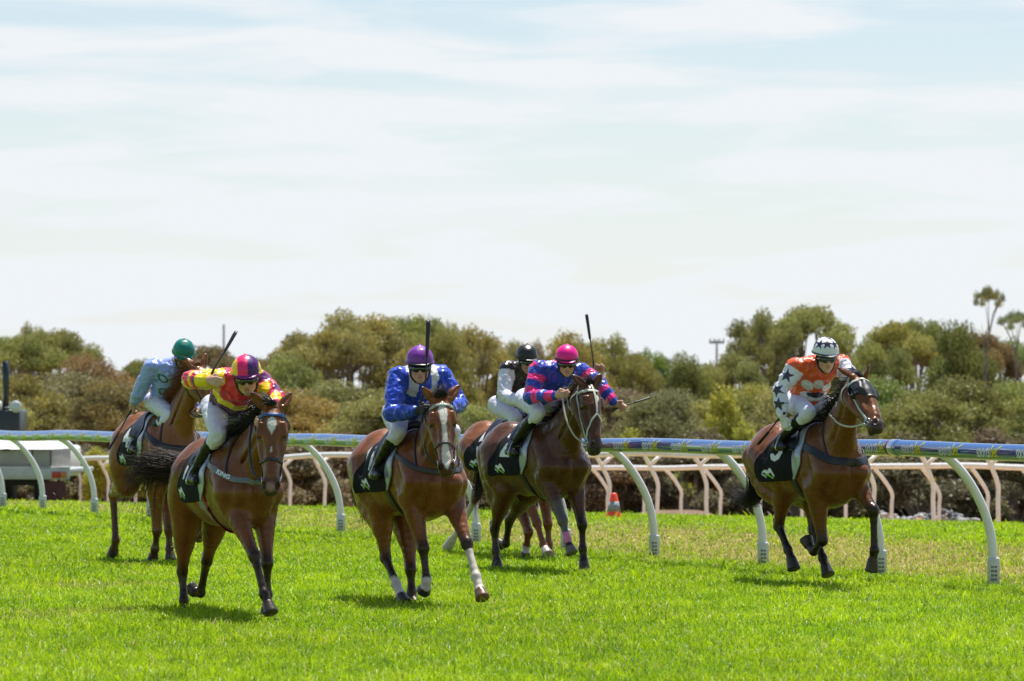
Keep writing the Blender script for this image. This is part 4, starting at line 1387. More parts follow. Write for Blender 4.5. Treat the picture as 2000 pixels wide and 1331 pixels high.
def build_horse(c):
    H = Horse(); S = c['S']; J = c['J']; r = np.random.default_rng(c.get('seed', 1))
    H.c = c
    wd_ = c.get('wide', 1.0)
    T = lambda f, y, u: np.array([f, y * wd_, u]) * S
    h = c.get('vox', 0.011)
    A = {k: np.array(v, float) for k, v in J.items()}
    poll, muz = A['head']
    hs = np.linalg.norm(muz - poll) / 0.56
    a = nrm(muz - poll)
    phi = math.radians(c['face'])
    n0 = np.array([math.cos(phi), math.sin(phi), 0.0])
    nn = nrm(n0 - a * (a @ n0)); sd = np.cross(nn, a)
    HP = lambda x, y, z: poll + hs * (x * a + y * nn + z * sd)
    H.HP = HP; H.hs = hs; H.a = a; H.nn = nn; H.sd = sd
    pts = [T(-0.95, -0.4, 0.6), T(0.9, 0.4, 1.65), poll + 0.25, poll - 0.3, muz + 0.2, muz - 0.2]
    for L in ('FR', 'FL', 'HR', 'HL'):
        pts += [q + 0.1 for q in A[L]] + [q - 0.1 for q in A[L]]
    pts = np.array(pts)
    f = Field(pts.min(0), pts.max(0), h)
    f.M = 0.11 * S
    # trunk
    f.ell(T(-.05, 0, 1.155), np.array([.60, .322 * wd_, .335]) * S, .03)
    f.ell(T(0.40, 0, 1.13), np.array([.40, .252 * wd_, .375]) * S, .10)
    f.cap(T(-.05, 0, 1.40), T(.46, 0, 1.475), .09 * S, .085 * S, .12)
    f.ell(T(0.60, 0, 1.12), np.array([.245, .225 * wd_, .30]) * S, .10)
    f.ell(T(-.46, 0, 1.265), np.array([.36, .255 * wd_, .275]) * S, .10)
    f.cap(T(-.42, 0, 1.43), T(-.74, 0, 1.32), .105 * S, .075 * S, .10, (0, 1, 0), 1.35)
    f.cap(T(-.80, 0, 1.33), T(-.90, 0, 1.27), .045 * S, .03 * S, .05)
    f.cap(T(-.1, 0, .93), T(-.42, 0, 1.02), .12 * S, .10 * S, .10, (0, 1, 0), 1.3)
    # neck
    n1 = HP(0.03, -0.10, 0)
    b0 = T(.52, 0, 1.24)
    mid = (b0 + n1) / 2 + np.array([0, 0, 0.015])
    f.chain([b0, b0 * .7 + n1 * .3, mid * .7 + n1 * .3, n1], np.array([.268, .212, .154, .113]) * S * np.array([1, 1, 1, hs]), .07, (0, 1, 0), [.70, .62, .60, .66], n=4)
    f.cap(T(.40, 0, 1.47), mid + np.array([-.05, 0, .13]) * S, .06 * S, .045 * S, .08)
    for sg in (-1, 1):
        f.ell(T(-.26, .30 * sg, 1.24), np.array([.10, .035, .10]) * S, .05, sub=True)
        jg = np.array([0, .105 * sg * S, 0])
        f.cap(b0 * .62 + n1 * .38 + jg + [.03, 0, -.06], n1 + jg * .7 + [0, 0, -.03], .014, .012, .03, sub=True)
    f.cap(T(.865, 0, 1.16), T(.83, 0, .92), .022 * S, .022 * S, .05, sub=True)
    segs = []
    H.legs = {}
    for L in ('FR', 'FL', 'HR', 'HL'):
        sg = -1 if L[1] == 'R' else 1
        K, Fe, Co, To = A[L]
        cr = S
        hoof_ax = nrm(To - Co)
        if L[0] == 'F':
            sh = T(.66, .165 * sg, 1.10)
            e0 = T(.47, .168 * sg, .95)
            e0 = e0 + np.array([np.clip(.30 * (K[0] - .52 * S), -.04, .16), 0, np.clip(.3 * (K[2] - .5 * S), -.02, .10)])
            e0[1] = .5 * e0[1] + .5 * np.clip(K[1], -.2, .2) if abs(K[1] - e0[1]) > .08 else e0[1]
            f.chain([T(.28, .125 * sg, 1.44), T(.50, .165 * sg, 1.28), sh], np.array([.080, .112, .122]) * S, .038, n=3)
            f.chain([T(.36, .17 * sg, 1.24), e0 + [-.03, 0, .05]], np.array([.138, .104]) * S, .036)
            f.chain([sh, e0], np.array([.122, .106]) * S, .04)
            f.cap(T(.80, .095 * sg, 1.10), T(.70, .10 * sg, .95), .092 * S, .072 * S, .035)
            u = K - e0
            bk = nrm(np.array([-1, 0, 0]) - nrm(u) * (-nrm(u)[0]))
            f.chain([e0, e0 + u * .3 - bk * .008, e0 + u * .68, K], np.array([.108, .092, .060, .050]) * S, .05, n=3)
            f.cap(e0 + bk * .045, e0 + u * .45 + bk * .02, .05 * S, .028 * S, .03)
            kn = K - e0
            f.ell(K, np.array([.052, .050, .062]) * S, .02)
            f.cap(K + bk * .02, K + (Fe - K) * .12 + bk * .02, .028 * S, .022 * S, .02)
            cann = .033
            up_seg = (e0, K)
        else:
            hip = T(-.46, .13 * sg, 1.23)
            stf = ik(hip, K, .43 * S, .47 * S, (1, 0, 0.15))
            stf[1] = .65 * (.165 * sg * S) + .35 * K[1]
            f.chain([hip, (hip + stf) / 2 + [-.01, .02 * sg, 0], stf], np.array([.205, .178, .118]) * S, .05, n=3)
            gm = stf + (K - stf) * .45
            f.chain([T(-.70, .115 * sg, 1.22), T(-.64, .125 * sg, 1.05) * .6 + .4 * gm, gm + [-.03, 0, 0]], np.array([.135, .128, .075]) * S, .035, n=3)
            u = K - stf
            bk = nrm(np.array([-1, 0, .2]) - nrm(u) * (nrm(u) @ np.array([-1, 0, .2])))
            f.chain([stf, stf + u * .35, stf + u * .75, K], np.array([.108, .092, .056, .047]) * S, .05, n=3)
            hp_ = K + bk * .050 * S + np.array([0, 0, .035]) * S
            f.cap(stf + u * .55 + bk * .03, hp_, .028 * S, .024 * S, .025)
            f.cap(hp_, K + (Fe - K) * .35 + bk * .012, .030 * S, .022 * S, .03)
            f.ell(K, np.array([.05, .045, .06]) * S, .02)
            cann = .035
            up_seg = (stf, K)
        cd = Fe - K
        bk2 = nrm(np.array([-1, 0, 0]) - nrm(cd) * (-nrm(cd)[0])) if abs(nrm(cd)[0]) < .95 else np.array([0, 0, 1.])
        f.chain([K, K + cd * .25, K + cd * .75, Fe], np.array([.044, cann, cann - .002, .040]) * S, .02)
        f.cap(K + cd * .2 + bk2 * .017, K + cd * .85 + bk2 * .016, .020 * S, .020 * S, .012)
        f.ell(Fe, np.array([.043, .041, .046]) * S, .02)
        f.cap(Fe + bk2 * .018, Fe + bk2 * .024 - np.array([0, 0, .01]), .026 * S, .022 * S, .02)
        f.cap(Fe, Co, .038 * S, .040 * S, .015)
        hl = max(np.linalg.norm(To - Co), .075 * S)
        tip = Co + hoof_ax * hl
        f.cone(Co - hoof_ax * .012, tip, .046 * S, .066 * S, .010)
        segs += [(up_seg[0], K, .10), (K, Fe, .045), (Fe, Co, .045), (Co, tip, .06)]
        H.legs[L] = (up_seg[0], K, Fe, Co, tip)
    # head
    hd = hs
    f.chain([HP(.02, -.035, 0), HP(.12, -.02, 0), HP(.21, -.012, 0), HP(.33, -.012, 0), HP(.45, -.010, 0), HP(.56, -.014, 0)],
            np.array([.082, .090, .092, .076, .060, .056]) * hd, .03, n=3)
    f.ell(HP(.15, .045, 0), np.array([.13, .038, .072]) * hd, .03, np.stack([a, nn, sd]))
    f.cap(HP(.22, .035, 0), HP(.50, .022, 0), .045 * hd, .034 * hd, .03)
    for sg in (-1, 1):
        f.chain([HP(.08, -.12, .050 * sg), HP(.20, -.125, .046 * sg), HP(.33, -.095, .036 * sg), HP(.46, -.068, .022 * sg), HP(.55, -.062, .010 * sg)],
                np.array([.068, .058, .046, .038, .036]) * hd, .03, n=3)
        f.cap(HP(.130, .046, .078 * sg), HP(.205, .040, .090 * sg), .026 * hd, .023 * hd, .015)
        f.cap(HP(.215, -.005, .086 * sg), HP(.205, -.015, .088 * sg), .024 * hd, .024 * hd, .02)
        f.ell(HP(.20, .012, .104 * sg), np.array([.036, .022, .024]) * hd, .010, np.stack([a, nn, sd]), sub=True)
        f.cap(HP(.26, -.026, .082 * sg), HP(.41, -.022, .060 * sg), .019 * hd, .014 * hd, .018)
        f.ell(HP(.33, .030, .072 * sg), np.array([.09, .022, .020]) * hd, .03, np.stack([a, nn, sd]), sub=True)
        f.ell(HP(.09, .050, .062 * sg), np.array([.040, .020, .024]) * hd, .02, np.stack([a, nn, sd]), sub=True)
        f.ell(HP(.572, .018, .040 * sg), np.array([.040, .022, .026]) * hd, .02, np.stack([a, nn, sd]))
    f.ell(HP(.585, -.022, 0), np.array([.056, .058, .062]) * hd, .03, np.stack([a, nn, sd]))
    f.ell(HP(.622, -.030, 0), np.array([.030, .040, .050]) * hd, .02, np.stack([a, nn, sd]))
    f.ell(HP(.590, -.088, 0), np.array([.036, .030, .036]) * hd, .025, np.stack([a, nn, sd]))
    for sg in (-1, 1):
        f.ell(HP(.592, .024, .047 * sg), np.array([.030, .026, .018]) * hd, .008, np.stack([a, nn, sd]), sub=True)
        f.cap(HP(.625, -.066, .01 * sg), HP(.545, -.058, .062 * sg), .007, .005, .006, sub=True)
    ears = []
    for k, sg in ((0, -1), (1, 1)):
        b = HP(-.015, .015, .058 * sg)
        if 'ears' in A:
            tip = A['ears'][k]
        else:
            tip = HP(-.20, .05, .085 * sg)
        d = tip - b
        L_ = np.linalg.norm(d)
        if L_ > .20 * hd: d = d * (.20 * hd / L_); tip = b + d
        ud = nrm(d)
        fr = nrm(nn + .25 * sd * sg); fr = nrm(fr - ud * (fr @ ud))
        f.chain([b, b + d * .25, b + d * .55, b + d * .82, tip], np.array([.030, .036, .033, .020, .005]) * hd, .02, fr, .62, n=2)
        f.chain([b + d * .22 + fr * .026 * hd, b + d * .5 + fr * .028 * hd, b + d * .85 + fr * .014 * hd], np.array([.012, .018, .006]) * hd, 0) if False else None
        q = b + d * .20 + fr * .028 * hd
        f.cap(q, b + d * .80 + fr * .018 * hd, .017 * hd, .007 * hd, .008, sub=True)
        ears.append((b, tip))
    # surface relief: muscle and rib undulation
    I = np.argwhere(np.abs(f.F) < .05)
    P = f.lo + h * I
    nz = fbm(P * np.array([7, 7, 4.5]) + c.get('seed', 1) * 7.7, 3) - .5
    f.F[I[:, 0], I[:, 1], I[:, 2]] += (.018 * nz * np.clip((P[:, 2] / S - .62) / .2, .12, 1)).astype(np.float32)
    ridge = np.clip(1 - np.abs(2 * fbm(P * np.array([9, 9, 6]) + 31 + c.get('seed', 1), 2) - 1) * 9, 0, 1)
    f.F[I[:, 0], I[:, 1], I[:, 2]] -= (.0032 * ridge * np.clip((P[:, 2] / S - .55) / .2, .3, 1)).astype(np.float32)
    H.f = f
    V, Q = f.mesh()
    # ---- coat colours (markings of the animal itself, plus painted sun sheen)
    coat = np.array(c['coat']); dark = np.array(c['points']); hoofc = np.array(c.get('hoof', (.045, .04, .036)))
    P = V
    C = np.tile(coat, (len(P), 1))
    tone = fbm(P * 2.3 + 5 * c.get('seed', 1), 2)[:, None]
    C = C * (.82 + .36 * tone)
    Hd = P - poll
    hx, hy, hz = Hd @ a / hs, Hd @ nn / hs, Hd @ sd / hs
    inhead = (hx > -.03) & (np.abs(hy) < .24) & (np.abs(hz) < .16)
    # black points
    idx, par, dst, q = seg_coord(P, segs)
    names = ['FR', 'FL', 'HR', 'HL']
    leg = idx // 4; sgm = idx % 4
    lc = np.where(sgm == 0, (par - 1) * 1.0, sgm - 1 + par)   # -1 elbow .. 0 knee .. 1 fetlock .. 2 coronet .. 3 toe
    near = q < 2.2
    wd = np.where(near, sstep(c.get('dark0', -.45), .05, lc), 0)[:, None] * c.get('dark', 1.0)
    C = C * (1 - wd) + dark * wd
    # dust and dried mud on the lower legs and belly
    dust = sstep(.46, .66, fbm(P * 17 + 3, 3))[:, None] * sstep(.75, .25, P[:, 2] / S)[:, None] * .30
    C = C * (1 - dust) + np.array([.10, .075, .045]) * dust
    for k, L in enumerate(names):
        w = c.get('white', {}).get(L)
        m = near & (leg == k)
        if w is not None:
            jag = .12 * (fbm(P * 30, 2) - .5)
            ww = (sstep(w, w + .12, lc + jag) * m)[:, None]
            C = C * (1 - ww) + np.array([.62, .55, .48]) * ww
        t_ = c.get('tone', {}).get(L)  # grey that paints the sun's sheen into the leg colour
        if t_ is not None:
            ww = (sstep(-.55, -.3, lc) * (1 - sstep(.55, .65, lc)) * m)[:, None] * .8
            C = C * (1 - ww) + np.array(t_) * ww
        b_ = c.get('bandage', {}).get(L)
        if b_ is not None:
            ww = (m & (lc > b_[0]) & (lc < b_[1]))[:, None]
            C = np.where(ww, np.array(b_[2]), C)
        hc = np.array(c.get('hoofs', {}).get(L, hoofc))
        ww = (m & (lc > 2.06))[:, None] * np.ones(3)
        stripe = (.75 + .5 * fbm(P * np.array([60, 60, 6]), 2))[:, None]
        C = np.where(ww > 0, hc * stripe, C)
    # muzzle, nostrils, dark patches round the eyes
    wm = (sstep(.49, .60, hx) * inhead)[:, None] * c.get('muzzle', .9)
    C = C * (1 - wm) + np.array([.025, .020, .020]) * wm
    for sg in (-1, 1):
        dn = np.linalg.norm(P - HP(.598, .028, .050 * sg), axis=1) / hs
        wn_ = sstep(.030, .016, dn)[:, None]
        C = C * (1 - wn_) + np.array([.006, .004, .004]) * wn_
        de = np.linalg.norm((P - HP(.20, .008, .100 * sg)), axis=1) / hs
        we = sstep(.052, .026, de)[:, None] * .85
        C = C * (1 - we) + np.array([.020, .012, .008]) * we
        b, t_ = ears[(sg + 1) // 2]
        ta = np.clip(((P - b) @ (t_ - b)) / ((t_ - b) @ (t_ - b)), 0, 1)
        dd_ = np.linalg.norm(P - b - ta[:, None] * (t_ - b), axis=1)
        we = (sstep(.75, 1.0, ta) * (dd_ < .05))[:, None] * .8
        C = C * (1 - we) + dark * we
    bl = c.get('blaze')
    if bl is not None:
        xs = np.array([b[0] for b in bl]); ws = np.array([b[1] for b in bl]); cs = np.array([b[2] if len(b) > 2 else 0 for b in bl])
        wdt = np.interp(hx, xs, ws, 0, 0); ctr = np.interp(hx, xs, cs)
        jag = .010 * (fbm(P * 45, 2) - .5)
        ww = (sstep(.006, -.004, np.abs(hz - ctr) - wdt + jag) * (hy > .0) * inhead * (wdt > 0.001))[:, None]
        C = C * (1 - ww) + np.array([.66, .62, .56]) * ww
    if c.get('pink_nose'):
        dn = np.linalg.norm(P - HP(.60, .03, 0), axis=1) / hs
        ww = sstep(.05, .02, dn)[:, None] * .5
        C = C * (1 - ww) + np.array([.45, .26, .22]) * ww
    O = np.array(c['O'])
    root = mesh_np('racehorse', V, Q, M_coat, col=np.clip(C, 0, 1))
    root.location = O
    root.rotation_euler = (0, 0, math.radians(c['th'] - 90))
    tag(root, c['label'], 'horse', 'galloping racehorses')
    H.root = root
    # eyes
    for sg in (-1, 1):
        bm = bmesh.new(); bmesh.ops.create_uvsphere(bm, u_segments=16, v_segments=10, radius=.021 * hs)
        me = bpy.data.meshes.new('eye'); bm.to_mesh(me); bm.free(); me.materials.append(M_eye)
        for p in me.polygons: p.use_smooth = True
        e = bpy.data.objects.new('eye', me); link(e, root); e.location = HP(.20, .008, .088 * sg)
    # ---- mane
    hairc = np.array(c['hair'])
    flow = np.array(c.get('mane_flow', (-.6, -.25, .15)))
    ml = c.get('mane_len', .20)
    paths, rr, cc = [], [], []
    w0 = T(.42, 0, 1.56); top = HP(-.05, -.02, 0)
    crest = spline(np.array([w0, w0 * .55 + top * .45 + np.array([-.03, 0, .06]) * S, top]), 20)
    cp = f.project(crest, 0.0)
    for k in range(c.get('mane_n', 300)):
        u = r.random() ** .8
        i = min(int(u * (len(cp) - 1)), len(cp) - 2)
        p = cp[i] + (cp[i + 1] - cp[i]) * r.random() + r.normal(0, .006, 3)
        L_ = ml * r.uniform(.55, 1.25)
        d = flow + r.normal(0, .22, 3)
        q = p + nrm(d) * L_ * .5 + np.array([0, 0, .015])
        e = q + nrm(d + np.array([0, 0, -.5])) * L_ * .5 + r.normal(0, .02, 3)
        Pt = spline(np.array([p - nrm(d) * .01, p + nrm(d + [0, 0, .4]) * L_ * .2, q, e]), 3)
        paths.append(Pt); rr.append(r.uniform(.0035, .007)); cc.append(hairc * r.uniform(.6, 1.5))
    for k in range(c.get('forelock_n', 60)):
        p = HP(-.02, .045, r.uniform(-.035, .035))
        d = nrm(np.array(c.get('fore_flow', (-.7, -.2, .35))) + r.normal(0, .25, 3))
        L_ = .13 * r.uniform(.5, 1.3)
        Pt = spline(np.array([p, p + nn * .02 + d * L_ * .4, p + d * L_ + r.normal(0, .015, 3) - [0, 0, .02]]), 4)
        paths.append(Pt); rr.append(r.uniform(.003, .006)); cc.append(hairc * r.uniform(.6, 1.5))
    strands(paths, rr, cc, M_hair, 'mane', root)
    # ---- tail
    dock = T(-.88, 0, 1.28)
    if 'tail' in A:
        core = np.concatenate([[T(-.82, 0, 1.33)], [dock], A['tail'][1:]])
    else:
        core = np.array([T(-.82, 0, 1.33), dock, T(-1.02, -.02, 1.08), T(-1.06, -.04, .8), T(-1.0, -.05, .55)])
    cs_a = spline(core, 6)
    cs_b = spline(np.concatenate([core[:2], np.array(c['tail2'])]), 6) if 'tail2' in c else cs_a
    if len(cs_b) != len(cs_a):
        x_ = np.linspace(0, 1, len(cs_b)); cs_b = np.stack([np.interp(np.linspace(0, 1, len(cs_a)), x_, cs_b[:, i]) for i in range(3)], -1)
    paths, rr, cc = [], [], []
    th_ = c.get('tail_col', hairc)
    for k in range(c.get('tail_n', 260)):
        mixw = r.random() ** .8 if 'tail2' in c else 0
        cs_ = cs_a * (1 - mixw) + cs_b * mixw
        n_ = len(cs_)
        end = int(n_ * r.uniform(.55, 1.0))
        off = r.normal(0, 1, 3); off /= np.linalg.norm(off) + 1e-6
        spread = np.linspace(0, 1, n_) ** 0.8 * c.get('tail_spread', .10) * r.random() ** .6
        wav = r.normal(0, .018, 3)
        Pt = cs_ + off * (.016 + spread)[:, None] + np.sin(np.linspace(0, r.uniform(2, 6), n_))[:, None] * wav
        sag = np.linspace(0, 1, n_)[:, None] ** 2 * np.array([0, 0, -1]) * r.uniform(0, .10)
        Pt = (Pt + sag)[:max(end, 6)]
        paths.append(Pt); rr.append(r.uniform(.0022, .0058)); cc.append(th_ * r.uniform(.5, 1.6))
    strands(paths, rr, cc, M_hair, 'tail', root)
    tack(H, T, r)
    return H


def wrap_patch(f, C0, f0, f1, p0, p1, nf, npz, off, thick, shape=None, tilt=0.0):
    """sheet laid over the back: along f0..f1, angles p0..p1 from straight up (negative = the horse's right)"""
    u = np.linspace(0, 1, nf); v = np.linspace(0, 1, npz)
    U, Vv = np.meshgrid(u, v, indexing='ij')
    ph = p0 + (p1 - p0) * Vv
    if shape is not None:
        fa, fb = shape(ph)
        ff = fa + (fb - fa) * U
    else:
        ff = f0 + (f1 - f0) * U
    D = np.stack([0 * ph, np.sin(ph), np.cos(ph)], -1).reshape(-1, 3)
    C = np.stack([ff, 0 * ff, np.full_like(ff, C0)], -1).reshape(-1, 3)
    P = f.hit(C, D, .8)
    G = f.grad(P)
    rad = np.linalg.norm(P - C, axis=1)
    # smooth the hit distance so limbs under the sheet do not dent it
    R = rad.reshape(nf, npz)
    for _ in range(4):
        Rp = np.pad(R, 1, mode='edge')
        R = np.maximum(R, (Rp[:-2, 1:-1] + Rp[2:, 1:-1] + Rp[1:-1, :-2] + Rp[1:-1, 2:]) / 4)
    P = C + D * (R.reshape(-1)[:, None])
    o1 = P + D * (off + thick); o0 = P + D * off
    V = np.concatenate([o1, o0])
    n = nf * npz
    i, j = np.meshgrid(np.arange(nf - 1), np.arange(npz - 1), indexing='ij')
    q = np.stack([i * npz + j, i * npz + j + 1, (i + 1) * npz + j + 1, (i + 1) * npz + j], -1).reshape(-1, 4)
    F = [q[:, ::-1], q + n]
    b = np.concatenate([np.arange(npz), np.arange(1, nf) * npz + npz - 1, (nf - 1) * npz + np.arange(npz - 2, -1, -1), np.arange(nf - 2, -1, -1) * npz])
    b2 = np.roll(b, -1)
    F.append(np.stack([b, b2, b2 + n, b + n], -1)[:-0 or None])
    return V, np.concatenate(F), ff.reshape(-1), ph.reshape(-1), P


def in_poly(x, y, poly):
    poly = np.asarray(poly, float)
    c = np.zeros(len(x), bool)
    j = len(poly) - 1
    for i in range(len(poly)):
        xi, yi = poly[i]; xj, yj = poly[j]
        m = ((yi > y) != (yj > y)) & (x < (xj - xi) * (y - yi) / (yj - yi + 1e-12) + xi)
        c ^= m
        j = i
    return c


DIGIT = {
    '1': [[(.30, 0), (.62, 0), (.62, 1), (.40, 1), (.12, .80), (.12, .66), (.30, .74)]],
    '7': [[(.05, 1), (.95, 1), (.95, .84), (.50, 0), (.22, 0), (.64, .80), (.05, .80)]],
    '4': [[(.55, 0), (.80, 0), (.80, .2), (.98, .2), (.98, .40), (.80, .40), (.80, 1), (.52, 1), (.02, .40), (.02, .2), (.55, .2)]],
    '3': [[(.05, .78), (.30, .74), (.50, .84), (.66, .74), (.56, .60), (.36, .58), (.36, .44), (.60, .44), (.70, .28), (.50, .16), (.30, .24), (.04, .22), (.20, .04), (.50, -.02), (.84, .06), (.98, .28), (.86, .48), (.74, .53), (.90, .66), (.90, .86), (.68, 1.0), (.40, 1.02), (.14, .94)]],
    '5': [[(.12, 1), (.92, 1), (.92, .82), (.36, .82), (.34, .66), (.60, .68), (.90, .52), (.94, .28), (.80, .06), (.46, -.02), (.10, .08), (.06, .26), (.32, .24), (.50, .16), (.66, .26), (.62, .44), (.40, .48), (.08, .44)]],
    '2': [[(.06, .0), (.96, 0), (.96, .2), (.46, .2), (.86, .54), (.92, .78), (.76, .97), (.48, 1.02), (.18, .94), (.06, .72), (.34, .68), (.46, .82), (.62, .78), (.62, .62), (.08, .16)]],
    '8': [[(.28, .52), (.10, .70), (.16, .92), (.50, 1.02), (.84, .92), (.90, .70), (.72, .52), (.95, .30), (.84, .06), (.50, -.02), (.16, .06), (.05, .30)]],
}


def tack(H, T, r):
    c, f, root, HP, S = H.c, H.f, H.root, H.HP, H.c['S']
    # --- pad and cloth
    def shp_cloth(ph):
        k = np.clip(np.abs(ph) / 2.25, 0, 1)
        return (-.06 - .26 * sstep(.15, .80, k) + .05 * sstep(.88, 1.0, k)) * S, (.18 + .10 * k - .06 * sstep(.85, 1.0, k)) * S
    def shp_pad(ph):
        k = np.clip(np.abs(ph) / 2.15, 0, 1)
        return (-.05 + 0 * k) * S, (.235 + .18 * np.sin(np.clip(k * 2.3, 0, 2.3)) - .10 * sstep(.75, 1.0, k)) * S
    V, F, ff, ph, P = wrap_patch(f, 1.20 * S, 0, 0, -2.12, 2.12, 40, 80, .006, .014, shp_pad)
    mesh_np('saddle_pad', V, F, M_vinyl, root)
    pm = 2.12
    V, F, ff, ph, P = wrap_patch(f, 1.20 * S, 0, 0, -pm, pm, 110, 190, .022, .006, shp_cloth)
    n = len(P)
    C = np.tile(np.array([.010, .011, .013]), (2 * n, 1))
    # printed number, racing emblem; u runs from the tail towards the shoulder, v upwards
    arc = P[:, 2] / S
    for sgn in (-1, 1):
        side = (np.sign(ph) == sgn)
        u = (ff / S + .33) / .58
        u = u if sgn < 0 else 1 - u
        v = (arc - 1.0) / .50
        s_ = c['number']; w = .36 if len(s_) == 1 else .24
        x0 = c.get('num_x', .40)
        for k, ch in enumerate(s_):
            uu = (u - x0 - k * (w + .04)) / w; vv = (v - .40) / .52
            for poly in DIGIT[ch]:
                m = side & in_poly(uu, vv, poly)
                C[:n][m] = (.72, .73, .75)
        # emblem: streaming white shape with a green and yellow sweep beneath
        e1 = [(.10, .20), (.22, .28), (.34, .25), (.44, .33), (.52, .30), (.66, .10), (.60, .08), (.50, .20), (.40, .17), (.30, .15), (.20, .20)]
        e2 = [(.22, .13), (.36, .17), (.50, .10), (.62, .03), (.56, .02), (.44, .08), (.34, .11)]
        e3 = [(.06, .14), (.14, .17), (.30, .07), (.26, .04), (.14, .11)]
        for poly, colr in ((e1, (.70, .76, .74)), (e2, (.30, .62, .06)), (e3, (.55, .66, .66))):
            m = side & in_poly((u - .16) / .62, (v - .07) / .62, poly)
            C[:n][m] = colr
    mesh_np('saddle_cloth', V, F, M_cloth, root, col=C)
    # --- saddle: low racing seat with flaps
    def shp_seat(ph):
        k = np.clip(np.abs(ph) / 1.3, 0, 1)
        return (-.16 + .22 * k) * S, (.22 + .06 * k) * S
    V, F, ff, ph, P = wrap_patch(f, 1.20 * S, 0, 0, -1.25, 1.25, 30, 40, .03, .012, shp_seat)
    n = len(P)
    u = (ff / S + .16) / .38
    lift = (.05 * (2 * u - 1) ** 2 * np.clip(1 - np.abs(ph) / .7, 0, 1)) * S
    V[:n, 2] += lift
    mesh_np('saddle', V, F, M_leather, root)
    # --- girth
    gc = c.get('girth', ((.014, .014, .015), None))
    mb = MB()
    for wdt, off, colr in ((.19 if gc[1] is not None else .09, .004, gc[1] if gc[1] is not None else gc[0]), (.115 if gc[1] is not None else .07, .009, gc[0])):
        ph = np.linspace(0, 2 * np.pi, 28, endpoint=False)
        D = np.stack([0 * ph, np.sin(ph), np.cos(ph)], -1)
        ctr = np.stack([.12 * S + .16 * S * (1 - np.cos(ph)) * .5, 0 * ph, np.full_like(ph, 1.12 * S)], -1)
        P = f.hit(ctr, D, .8)
        P = P[np.abs(ph - np.pi) < 2.2]
        V, F = ribbon(f, P, wdt * S, .006, off, False, 4)
        mb.raw(V, F, colr)
    mb.build('girth', M_tack, root, usecol=True)
    # --- breastplate
    bc = c.get('breast')
    if bc is not None:
        mb = MB()
        pts = np.array([[.30, -.24, 1.37], [.50, -.25, 1.31], [.68, -.23, 1.245], [.80, -.14, 1.205], [.84, 0, 1.195], [.80, .14, 1.205], [.68, .23, 1.245], [.50, .25, 1.31], [.30, .24, 1.37]]) * S
        V, F = ribbon(f, pts, c.get('breast_w', .06) * S, .008, .004, False, 6)
        mb.raw(V, F, bc)
        for sg in (-1, 1):
            pts = np.array([[.72, .21 * sg, 1.235], [.66, .19 * sg, 1.34], [.58, .12 * sg, 1.50], [.56, .03 * sg, 1.60]]) * S
            V, F = ribbon(f, pts, .020 * S, .006, .004, False, 6)
            mb.raw(V, F, (.015, .015, .015))
        bo = mb.build('breastplate', M_tack, root, usecol=True)
        if c.get('breast_text'):
            tv, tf = text_mesh(c['breast_text'], .062, 0.0, .002, 1.0)
            tx = tv[:, 0] - tv[:, 0].mean(); ty = tv[:, 1] - .022
            # lay the letters on the strap on the camera side
            base = np.array([[.60, -.245, 1.275], [.68, -.23, 1.245], [.75, -.19, 1.222], [.80, -.14, 1.205]]) * S
            bp = f.project(spline(base, 10), .013)
            ln = np.concatenate([[0], np.cumsum(np.linalg.norm(np.diff(bp, axis=0), axis=1))])
            q = np.stack([np.interp(tx + ln[-1] / 2, ln, bp[:, i]) for i in range(3)], -1)
            up = np.array([0.25, 0, 1.0]); up /= np.linalg.norm(up)
            q = f.project(q + ty[:, None] * up, .0145)
            V = np.concatenate([q, f.project(q, .010, 3)])
            mesh_np('lettering', V, np.concatenate([tf, tf[:, ::-1] + len(q)]), M_letw, bo, smooth=False)
    # --- bridle
    hs = H.hs
    col = np.array(c['bridle'])
    mb = MB()
    Hp = lambda L: np.array([HP(*q) for q in L])
    wB = .020 * hs
    def rb(L, w=wB, colr=col, closed=False, n=6, off=.003):
        V, F = ribbon(f, Hp(L), w, .007, off, closed, n)
        mb.raw(V, F, colr)
    rb([(.045, -.05, -.10), (.055, .02, -.098), (.062, .075, -.062), (.066, .092, 0), (.062, .075, .062), (.055, .02, .098), (.045, -.05, .10)], wB * 1.25, np.array(c.get('brow', col)))
    for sg in (-1, 1):
        rb([(.0, -.035, .092 * sg), (.05, -.05, .10 * sg), (.18, -.060, .100 * sg), (.32, -.058, .088 * sg), (.43, -.052, .070 * sg), (.515, -.046, .062 * sg)])
        rb([(.02, -.06, .095 * sg), (.07, -.12, .11 * sg), (.12, -.17, .09 * sg), (.15, -.19, .045 * sg), (.155, -.19, 0)], wB * .8)
    rb([(0, -.035, -.092), (-.04, -.03, -.06), (-.05, -.02, 0), (-.04, -.03, .06), (0, -.035, .092)])
    ring = [(.40, .045, 0), (.40, .03, .045), (.40, -.02, .072), (.405, -.075, .062), (.41, -.105, .03), (.41, -.11, 0), (.41, -.105, -.03), (.405, -.075, -.062), (.40, -.02, -.072), (.40, .03, -.045)]
    if c.get('noseband', 'plain') == 'plain':
        rb(ring, wB, col, True)
    elif c['noseband'] == 'cross':
        rb([(.0, .05, 0), (.07, .10, 0), (.18, .095, 0), (.30, .07, 0)], wB * 1.0, np.array(c.get('brow', col)))
        for sg in (-1, 1):
            rb([(.295, .07, .0), (.36, .045, .035 * sg), (.43, .0, .066 * sg), (.50, -.04, .066 * sg)], wB * .8, np.array(c.get('brow', col)))
    mb.build('bridle', M_tack, root, usecol=True)
    # bit rings
    mb = MB()
    bits = {}
